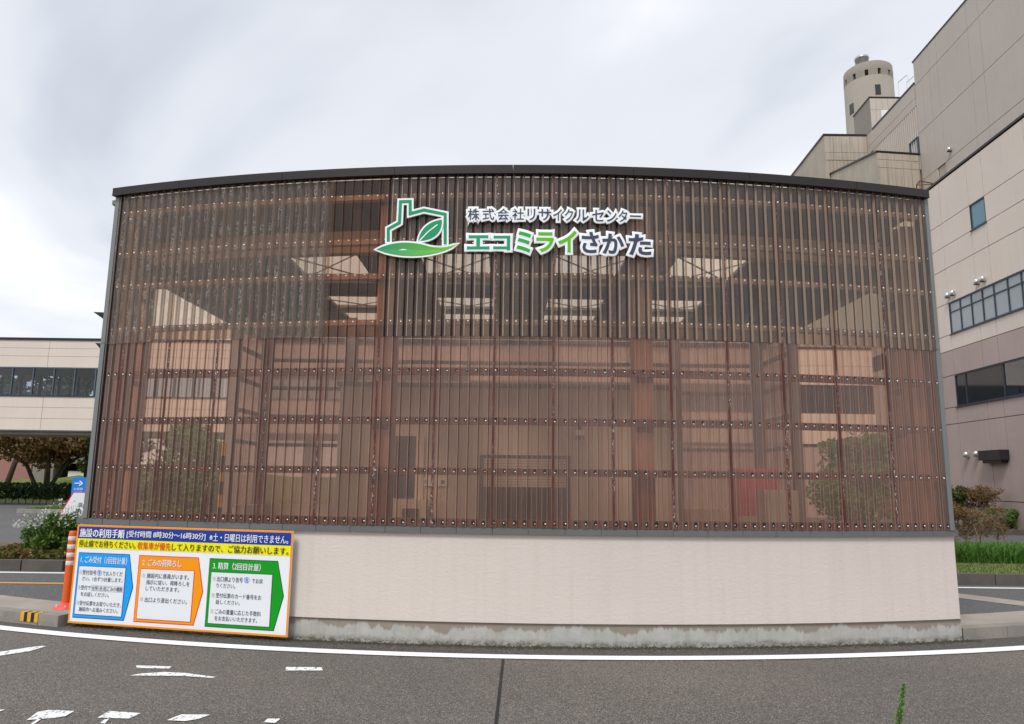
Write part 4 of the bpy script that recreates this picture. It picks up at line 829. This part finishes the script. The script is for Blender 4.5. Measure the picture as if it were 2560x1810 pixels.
bx('core', 'joint_dark', wg, -1.9, 16.1, 32.35, 40.0, 0.0, 7.5); bx('wall', 'joint_dark', wg, -1.9, 16.1, 32.062, 32.34, 5.89, 7.5); bx('wall', 'joint_dark', wg, -1.9, 16.1, 32.062, 32.34, 0.1, 4.62); bx('roof_edge', 'fascia', wg, -1.95, 16.1, 31.95, 40.0, 7.521, 7.6); bx('band', 'fascia', wg, -1.9, 16.1, 31.97, 31.998, 3.16, 3.27)
for k in range(20): w = bx('window', 'frame_navy', wg, -1.9 + k * 0.9, -1.85 + k * 0.9, 32.02, 32.12, 4.62, 5.89); bx('pane', 'dark_glass', w, -1.85 + k * 0.9, -1.0 + k * 0.9, 32.08, 32.09, 4.62, 5.89)
# ------------------------------------------------------------------ left background: yard furniture
il = struct(bpy.data.objects.new('planting_island', None)); COL.objects.link(il)
for k in range(14): box('kerb_block', 'dark_kerb', il, -16.0 + k * 0.65 + 0.005, -15.36 + k * 0.65 - 0.005, 11.60, 11.75, 0.1, 0.26)
box('bed', 'soil', il, -16.0, -6.9, 11.75, 15.0, 0.1, 0.22)
i2 = struct(bpy.data.objects.new('lawn_island', None)); COL.objects.link(i2)
for k in range(12): box('kerb_block', 'kerb_concrete', i2, -18.5 + k * 1.0, -17.52 + k * 1.0, 27.8, 27.95, 0.1, 0.25)
box('turf', 'lawn', i2, -18.5, -6.6, 27.95, 30.5, 0.1, 0.24)
V = []; n_ = 16
for j in range(9):
    for i in range(n_ + 1): x = -52 + i * 2.9; y = 37 + j * 4.0; V.append((x, y, 0.1 + 1.7 * min(1, j / 5) * (0.75 + 0.25 * math.sin(x * 0.5 + j))))
struct(link('grass_bank', mesh(V, [(j * (n_ + 1) + i, j * (n_ + 1) + i + 1, (j + 1) * (n_ + 1) + i + 1, (j + 1) * (n_ + 1) + i) for j in range(8) for i in range(n_)], smooth=True), 'lawn'))
hut = thing('concrete_hut', 'grey concrete hut with a white box in its opening under the far trees', 'hut', (-32.4, 53.5, 0.6))
box('wall', 'hut_concrete', hut, -2.4, -0.9, 0, 2.5, 0, 2.8); box('wall', 'hut_concrete', hut, 1.5, 2.4, 0, 2.5, 0, 2.8); box('lintel', 'hut_concrete', hut, -0.899, 1.499, 0, 2.5, 1.7, 2.8); box('back', 'black_metal', hut, -0.899, 1.499, 2.0, 2.4, 0, 1.7); box('white_box', 'white_paint', hut, -0.1, 1.2, 0.5, 1.6, 0, 1.15); box('roof', 'hut_concrete', hut, -0.6, 3.0, -0.1, 2.6, 2.801, 2.95); box('frame_post', 'blue_steel', hut, 2.42, 2.6, -0.1, 0.1, 0, 2.8)
gt = thing('blue_gantry', 'bright blue steel frame above the concrete hut in the far left', 'frame', (-37.8, 60, 0.8))
for x in (0, 2.6): box('leg', 'blue_steel', gt, x, x + 0.5, 0, 0.4, 0, 5.2)
box('beam', 'blue_steel', gt, -0.8, 4.2, -0.05, 0.45, 3.1, 3.9); box('beam', 'blue_steel', gt, 0.5, 2.6, 0.02, 0.4, 4.6, 5.1)
rw = thing('pink_wall', 'dull pink wall standing behind the reddish tree at far left', 'wall', (-39.5, 55, 0.3)); box('wall', 'gate_red', rw, -6, 3.6, 0, 0.3, 0, 5.0); box('coping', 'hut_concrete', rw, -6, 3.65, -0.05, 0.35, 5.001, 5.1)
# parking sign and leaning notice board
ps = thing('parking_sign', 'blue parking sign with white arrow and letter P near the flower bush', 'sign', (-8.77, 15.0, 0.1))
box('panel', 'print_blue', ps, -0.14, 0.14, -0.02, 0, 0.55, 1.42); MB().tube([(0, 0.02, 0), (0, 0.02, 1.3)], 0.025, 8).build('pole', 'trim_grey', ps)
embq = [[(-0.09, 1.29), (0.02, 1.29), (0.02, 1.31), (-0.09, 1.31)], [(0.085, 1.30), (0.02, 1.355), (0.0, 1.34), (0.045, 1.30)], [(0.085, 1.30), (0.045, 1.30), (0.0, 1.26), (0.02, 1.245)]]
V = []; F = []
for q in embq: n_ = len(V); V += [(x, -0.0225, z) for x, z in q]; F.append(tuple(range(n_, n_ + 4)))
link('arrow', mesh(V + [], F), 'print_white', ps)
lettering('lettering', 'お客様', 'print_white', ps, -0.09, 0.09, 1.16, 1.21, -0.0225, 0.01)
box('letter_tile', 'print_white', ps, -0.085, 0.085, -0.0235, -0.021, 0.93, 1.125); box('letter_field', 'print_blue', ps, -0.072, 0.072, -0.0255, -0.0237, 0.943, 1.112); lettering('lettering', 'P', 'print_white', ps, -0.04, 0.045, 0.965, 1.095, -0.0275, 0.02)
nb = thing('leaning_notice', 'white red-edged notice board leaning beside the flower bush', 'sign', (-8.2, 14.2, 0.1)); 
V = [(-0.62, 0.02, 0.35), (0.35, 0.02, 0.35), (0.35, 0.02, 1.14), (-0.22, 0.02, 1.14)]; V = V + [(x, 0.04, z) for x, y, z in V]; link('panel', mesh(V, [(0, 1, 2, 3), (7, 6, 5, 4), (0, 4, 5, 1), (3, 2, 6, 7), (0, 3, 7, 4), (1, 5, 6, 2)]), 'print_crimson', nb)
V = [(-0.60, 0.017, 0.36), (0.33, 0.017, 0.36), (0.33, 0.017, 1.125), (-0.205, 0.017, 1.125)]; link('face', mesh(V, [(0, 1, 2, 3)]), 'print_white', nb)
for i, ch in enumerate('荷卸しな'): lettering('lettering', ch, 'print_text', nb, 0.03 - i * 0.035, 0.12 - i * 0.035, 0.94 - i * 0.105, 1.02 - i * 0.105, 0.014, 0.02)
for i, ch in enumerate('混雑や'): lettering('lettering', ch, 'print_text', nb, -0.10 - i * 0.035, -0.01 - i * 0.035, 0.86 - i * 0.105, 0.94 - i * 0.105, 0.014, 0.02)
for x in (-0.35, 0.25): MB().tube([(x, 0.06, 0.0), (x, 0.06, 0.8)], 0.015, 6).build('leg', 'trim_grey', nb)
# ------------------------------------------------------------------ planting
def rv(): 
    while True:
        v = Vector((random.uniform(-1, 1), random.uniform(-1, 1), random.uniform(-1, 1)))
        if 0.02 < v.length < 1: return v
def leaves(clumps, n, size, shell=0.55, flat=0.0, asp=1.7):
    """many small folded leaf faces scattered through ellipsoid clumps [(centre, radii), ...]"""
    V = []; F = []; tot = sum(r[0] * r[1] + r[2] * r[1] for c, r in clumps)
    for c, r in clumps:
        for _ in range(max(4, int(n * (r[0] * r[1] + r[2] * r[1]) / tot))):
            d = rv(); q = d.normalized() * (shell + (1 - shell) * random.random() ** 0.6) if random.random() < 0.75 else d
            p = Vector((c[0] + q.x * r[0], c[1] + q.y * r[1], c[2] + q.z * r[2])); a = rv().normalized(); a.z *= (1 - flat); a.normalize(); bb_ = a.cross(rv()).normalized(); s_ = size * random.uniform(0.6, 1.3); n0 = len(V)
            V += [tuple(p - a * s_ * asp * 0.5), tuple(p + bb_ * s_ * 0.5), tuple(p + a * s_ * asp * 0.5), tuple(p - bb_ * s_ * 0.5)]; F.append((n0, n0 + 1, n0 + 2, n0 + 3))
    return mesh(V, F, 'leaves')
def limbs(mb, base, top, r, n, spread, seed=0):
    base = Vector(base); top = Vector(top); mid = base.lerp(top, 0.5) + Vector((random.uniform(-.1, .1), random.uniform(-.1, .1), 0)) * (top - base).length
    mb.tube([base, base.lerp(mid, 0.5), mid, top], [r, r * 0.85, r * 0.7, r * 0.3], 7); ends = []
    for k in range(n):
        t = random.uniform(0.35, 0.95); p = base.lerp(mid, t * 2) if t < 0.5 else mid.lerp(top, t * 2 - 1); a = random.uniform(0, 2 * PI); L = spread * random.uniform(0.6, 1.1)
        e_ = p + Vector((math.cos(a) * L, math.sin(a) * L, L * random.uniform(0.3, 0.9))); m2 = p.lerp(e_, 0.5) + Vector((0, 0, -0.08 * L)); mb.tube([p, m2, e_], [r * 0.45, r * 0.3, r * 0.1], 5); ends.append(e_)
        for _ in range(2): f_ = m2 + Vector((random.uniform(-.5, .5), random.uniform(-.5, .5), random.uniform(.1, .6))) * L; mb.tube([m2, f_], [r * 0.2, r * 0.06], 4); ends.append(f_)
    return ends
def tree(name, label, loc, h, tr, crown, n, size, lm, cat='tree', nb_=7, spread=1.0, r=0.12, group=None, tm='bark', multi=1, asp=1.7, ccl=0.33, zc=0.62, shell=0.45):
    t = thing(name, label, cat, loc, 0, group); mb = MB(); ends = []
    for k in range(multi): a = 2 * PI * k / multi + 0.4; ends += limbs(mb, (0.06 * multi * math.cos(a) * (multi > 1), 0.06 * multi * math.sin(a) * (multi > 1), -0.05), (tr * math.cos(a) * (0.5 if multi > 1 else 0.15), tr * math.sin(a) * (0.5 if multi > 1 else 0.15), h * 0.8), r, nb_, spread)
    mb.build('trunk', tm, t, True)
    cl = []
    for k in range(crown):
        q = rv(); zz = h * zc + q.z * h * (1 - zc) * 0.85; rr = ccl * tr * random.uniform(0.7, 1.25); cl.append(((q.x * tr * 0.75, q.y * tr * 0.75, zz), (rr, rr, rr * random.uniform(0.5, 0.85))))
    for e_ in ends[:crown]: rr = ccl * tr * random.uniform(0.5, 0.9); cl.append(((e_.x, e_.y, min(e_.z, h * 0.95)), (rr, rr, rr * 0.6)))
    link('crown', leaves(cl, n, size, shell, asp=asp), lm, t); return t
tree('broadleaf_tree', 'reddish brown leaved tree with forked trunk under the elevated corridor', (-26.0, 41.0, 0.4), 4.6, 3.2, 34, 9000, 0.14, 'leaf_rust', spread=1.7, r=0.13, multi=2, nb_=8, zc=0.66)
tree('broadleaf_tree', 'bright green tree right behind the reddish tree at far left', (-26.5, 47.0, 0.8), 5.2, 2.6, 22, 6000, 0.17, 'leaf_green', spread=2.0, r=0.2, zc=0.55)
tree('broadleaf_tree', 'dark evergreen tree beside the left edge of the screen', (-21.6, 40.5, 0.3), 5.6, 1.9, 24, 7000, 0.13, 'leaf_dark', spread=1.4, r=0.18, zc=0.5)
for i, (x, y, h, m_, lab) in enumerate(((-31.5, 46, 9.0, 'leaf_olive', 'olive green tree seen through the corridor windows, leftmost'), (-28.3, 45, 9.2, 'leaf_rust', 'brownish tall tree seen through the corridor windows, next to the olive one'), (-25.3, 44, 8.8, 'leaf_olive', 'olive green tree seen through the corridor windows, rightmost'))):
    tree('tall_tree', lab, (x, y, 0.6), h, 2.2, 22, 2600, 0.2, m_, spread=1.6, r=0.18, zc=0.65)
# clipped hedge at far left
hg = thing('clipped_hedge', 'low dark clipped hedge along the far edge of the yard at left', 'hedge', (-23.2, 36.0, 0.1)); cl = [((-4 + 0.6 * k, random.uniform(-.1, .1), 0.62), (0.5, 0.55, 0.42)) for k in range(11)]
link('foliage', leaves(cl, 9000, 0.07, 0.7), 'leaf_dark', hg); mb = MB()
for k in range(20): x = -4 + 0.33 * k; mb.tube([(x, 0, 0), (x + random.uniform(-.1, .1), 0, 0.45)], 0.02, 5)
stuff(mb.build('stems', 'bark', hg))
# white flower bush and orange bedding
fb = thing('flower_bush', 'bushy green plant covered in small white flowers left of the instruction board', 'plant', (-7.62, 12.75, 0.2)); cl = []
for k in range(34): q = rv(); cl.append(((q.x * 0.62, q.y * 0.55, 0.36 + q.z * 0.32), (0.16, 0.16, 0.15)))
link('foliage', leaves(cl, 9000, 0.035, 0.3, asp=2.4), 'leaf_green', fb)
mb = MB()
for k in range(160): a = random.uniform(0, 2 * PI); rr = random.random() ** 0.5; x, y = math.cos(a) * rr, math.sin(a) * rr; mb.tube([(x * 0.2, y * 0.2, 0), (x * 0.6, y * 0.5, 0.5), (x * 0.85, y * 0.7, 0.62 + 0.28 * random.random() * (1.15 - rr))], [0.006, 0.004, 0.002], 3, False)
stuff(mb.build('stems', 'leaf_green', fb)); cl = []
for k in range(330): a = random.uniform(0, 2 * PI); rr = random.random() ** 0.5; cl.append(((math.cos(a) * rr * 0.85, math.sin(a) * rr * 0.7, 0.5 + 0.45 * random.random() * (1.2 - rr)), (0.022, 0.022, 0.016)))
stuff(link('flowers', leaves(cl, 1500, 0.028, 0.3, asp=1.0), 'petal_white', fb))
be = stuff(link('bedding_flowers', leaves([((random.uniform(-11.5, -7.0), random.uniform(11.85, 13.3), 0.27), (0.24, 0.2, 0.10)) for k in range(80)], 12000, 0.045, 0.3), 'leaf_bedding')); be['label'] = 'low brownish green bedding plants along the dark kerb'; be['category'] = 'bedding plants'
bf = stuff(link('bedding_blossoms', leaves([((random.uniform(-11.3, -7.0), random.uniform(11.75, 13.2), random.uniform(0.28, 0.38)), (0.025, 0.025, 0.02)) for k in range(90)], 500, 0.035, 0.3, asp=1.0), 'petal_orange')); bf['label'] = 'salmon orange blossoms dotted over the bedding plants'; bf['category'] = 'blossoms'
# greenery seen through the left and right lane openings
tree('tall_shrub', 'leafy green shrub seen through the left part of the brown screen', (-7.55, 17.5, 0.1), 2.8, 1.45, 44, 10000, 0.075, 'leaf_green', 'shrub', spread=0.5, r=0.04, multi=3, zc=0.5)
tree('tall_shrub', 'dark conical shrub behind the left end of the brown screen', (-10.0, 19.0, 0.1), 2.4, 0.7, 22, 5000, 0.07, 'leaf_dark', 'shrub', spread=0.3, r=0.04, multi=2, zc=0.5)
struct(link('lawn_strip', mesh([(-8.8, 16, 0.112), (-5.2, 16, 0.112), (-5.2, 22, 0.112), (-11.4, 22, 0.112)], [(0, 1, 2, 3)]), 'lawn'))
tree('small_tree', 'round leafy green tree seen through the right end of the brown screen', (10.4, 22.0, 0.1), 3.1, 1.6, 44, 11000, 0.085, 'leaf_green', spread=0.6, r=0.06, multi=3, zc=0.52)
# right planting strip
ri = struct(bpy.data.objects.new('verge', None)); COL.objects.link(ri)
for k in range(16): box('kerb_block', 'dark_kerb', ri, 5.2 + k * 0.72 + 0.008, 5.2 + (k + 1) * 0.72 - 0.008, 11.36, 11.52, 0.1, 0.262)
box('turf', 'lawn', ri, 5.2, 16.7, 11.52, 13.1, 0.1, 0.235); box('bed', 'soil', ri, 5.2, 16.7, 13.1, 17.2, 0.1, 0.225)
def grassmesh(x0, x1, y0, y1, z, n, h, w, lean):
    V = []; F = []
    for _ in range(n):
        x, y = random.uniform(x0, x1), random.uniform(y0, y1); a = random.uniform(0, 2 * PI); hh = h * random.uniform(0.55, 1.15); dx, dy = math.cos(a), math.sin(a); ln = lean * random.uniform(0.3, 1.2) * hh; n0 = len(V); ww = w * random.uniform(.7, 1.2)
        for t in (0, 0.4, 0.75): k = 1 - t * 0.5; V += [(x + dx * ln * t * t - dy * ww * k, y + dy * ln * t * t + dx * ww * k, z + hh * (t - 0.25 * t * t * lean)), (x + dx * ln * t * t + dy * ww * k, y + dy * ln * t * t - dx * ww * k, z + hh * (t - 0.25 * t * t * lean))]
        V.append((x + dx * ln, y + dy * ln, z + hh * (1 - 0.3 * lean))); F += [(n0, n0 + 1, n0 + 3, n0 + 2), (n0 + 2, n0 + 3, n0 + 5, n0 + 4), (n0 + 4, n0 + 5, n0 + 6)]
    return mesh(V, F, 'blades')
g = stuff(link('long_grass', grassmesh(6.5, 13, 13.2, 14.6, 0.22, 7000, 0.42, 0.008, 0.9), 'leaf_bright')); g['label'] = 'lush long bright green leaves behind the mown strip at right'; g['category'] = 'grass'
g = stuff(link('mown_grass', grassmesh(5.3, 12.5, 11.55, 12.95, 0.23, 9000, 0.05, 0.004, 0.8), 'leaf_olive')); g['label'] = 'short yellowish mown grass behind the dark kerb at right'; g['category'] = 'grass'
g = stuff(link('turf_blades', grassmesh(-18.4, -7, 28.0, 30.4, 0.23, 9000, 0.09, 0.012, 0.8), 'leaf_bright')); g['label'] = 'short bright turf on the kerbed island at far left'; g['category'] = 'grass'
tree('half_bare_shrub', 'half-bare shrub with brown top leaves nearest the right end of the wall', (9.35, 15.6, 0.2), 0.98, 0.62, 18, 1900, 0.03, 'leaf_brown', 'shrub', spread=0.35, r=0.018, tm='twig', multi=5, nb_=10, ccl=0.3, zc=0.82)
tree('half_bare_shrub', 'greyish brown twiggy dead shrub at the right behind the long grass', (10.35, 16.2, 0.2), 0.92, 0.55, 20, 1300, 0.026, 'leaf_brown', 'shrub', spread=0.35, r=0.016, tm='twig', multi=7, nb_=14, ccl=0.3, zc=0.6)
tree('half_bare_shrub', 'brown-topped low shrub behind the corner of the grey cap flashing', (9.6, 18.0, 0.2), 1.0, 0.6, 16, 2600, 0.032, 'leaf_brown', 'shrub', spread=0.35, r=0.016, tm='twig', multi=4, nb_=8, ccl=0.34, zc=0.8)
struct(box('planter_kerb', 'dark_kerb', None, 12.5, 16.0, 22.6, 22.8, 0.1, 0.27)); struct(box('planter_bed', 'soil', None, 12.5, 16.0, 22.8, 25.8, 0.1, 0.24))
tree('round_shrub', 'rounded dark shrub with rusty top by the mauve wall, next to the screen edge', (14.35, 24.0, 0.2), 1.45, 0.62, 34, 7000, 0.045, 'leaf_fern', 'shrub', spread=0.35, r=0.035, multi=3, zc=0.62)
tree('round_shrub', 'open brownish shrub with visible stems by the mauve wall at the far right', (15.0, 23.6, 0.2), 1.42, 0.62, 26, 2600, 0.04, 'leaf_brown', 'shrub', spread=0.4, r=0.03, tm='twig', multi=5, nb_=9, zc=0.7)
tree('low_shrub', 'low green spreading shrub between the two shrubs by the mauve wall', (14.75, 23.2, 0.2), 0.62, 0.6, 20, 3500, 0.045, 'leaf_green', 'shrub', spread=0.3, r=0.02, multi=3, zc=0.5)
tree('low_shrub', 'low green spreading shrub at the foot of the open brownish shrub', (15.55, 23.3, 0.2), 0.6, 0.55, 18, 3000, 0.045, 'leaf_green', 'shrub', spread=0.3, r=0.02, multi=3, zc=0.5)
# roadside weed in the foreground
wd = thing('roadside_weed', 'single tall light green weed standing at the near edge of the road', 'weed', (2.43, 4.80, 0.0)); mb = MB(); mb.tube([(0, 0, 0), (0.0, 0, 0.15), (0.022, 0, 0.27), (0.052, 0, 0.365)], [0.005, 0.0045, 0.0035, 0.002], 6); mb.build('stem', 'leaf_weed', wd); V = []; F = []
for k in range(420):
    t = random.random() ** 0.8; z = t * 0.365; x = 0.0 if z < 0.15 else (z - 0.15) * 0.24; a = random.uniform(0, 2 * PI); L = random.uniform(0.02, 0.055) * (1.05 - 0.55 * t); w = L * 0.22; d = Vector((math.cos(a), math.sin(a), random.uniform(0.2, 1.1))).normalized(); sd_ = d.cross(Vector((0, 0, 1))).normalized() * w; p = Vector((x, 0, z)); n0 = len(V)
    V += [tuple(p), tuple(p + d * L * 0.5 + sd_), tuple(p + d * L + Vector((0, 0, -L * 0.15))), tuple(p + d * L * 0.5 - sd_)]; F.append((n0, n0 + 1, n0 + 2, n0 + 3))
stuff(link('leaves', mesh(V, F), 'leaf_weed', wd))
# things whose parts were modelled in world space
for o in (pb, sb, br, wg): reb(o)
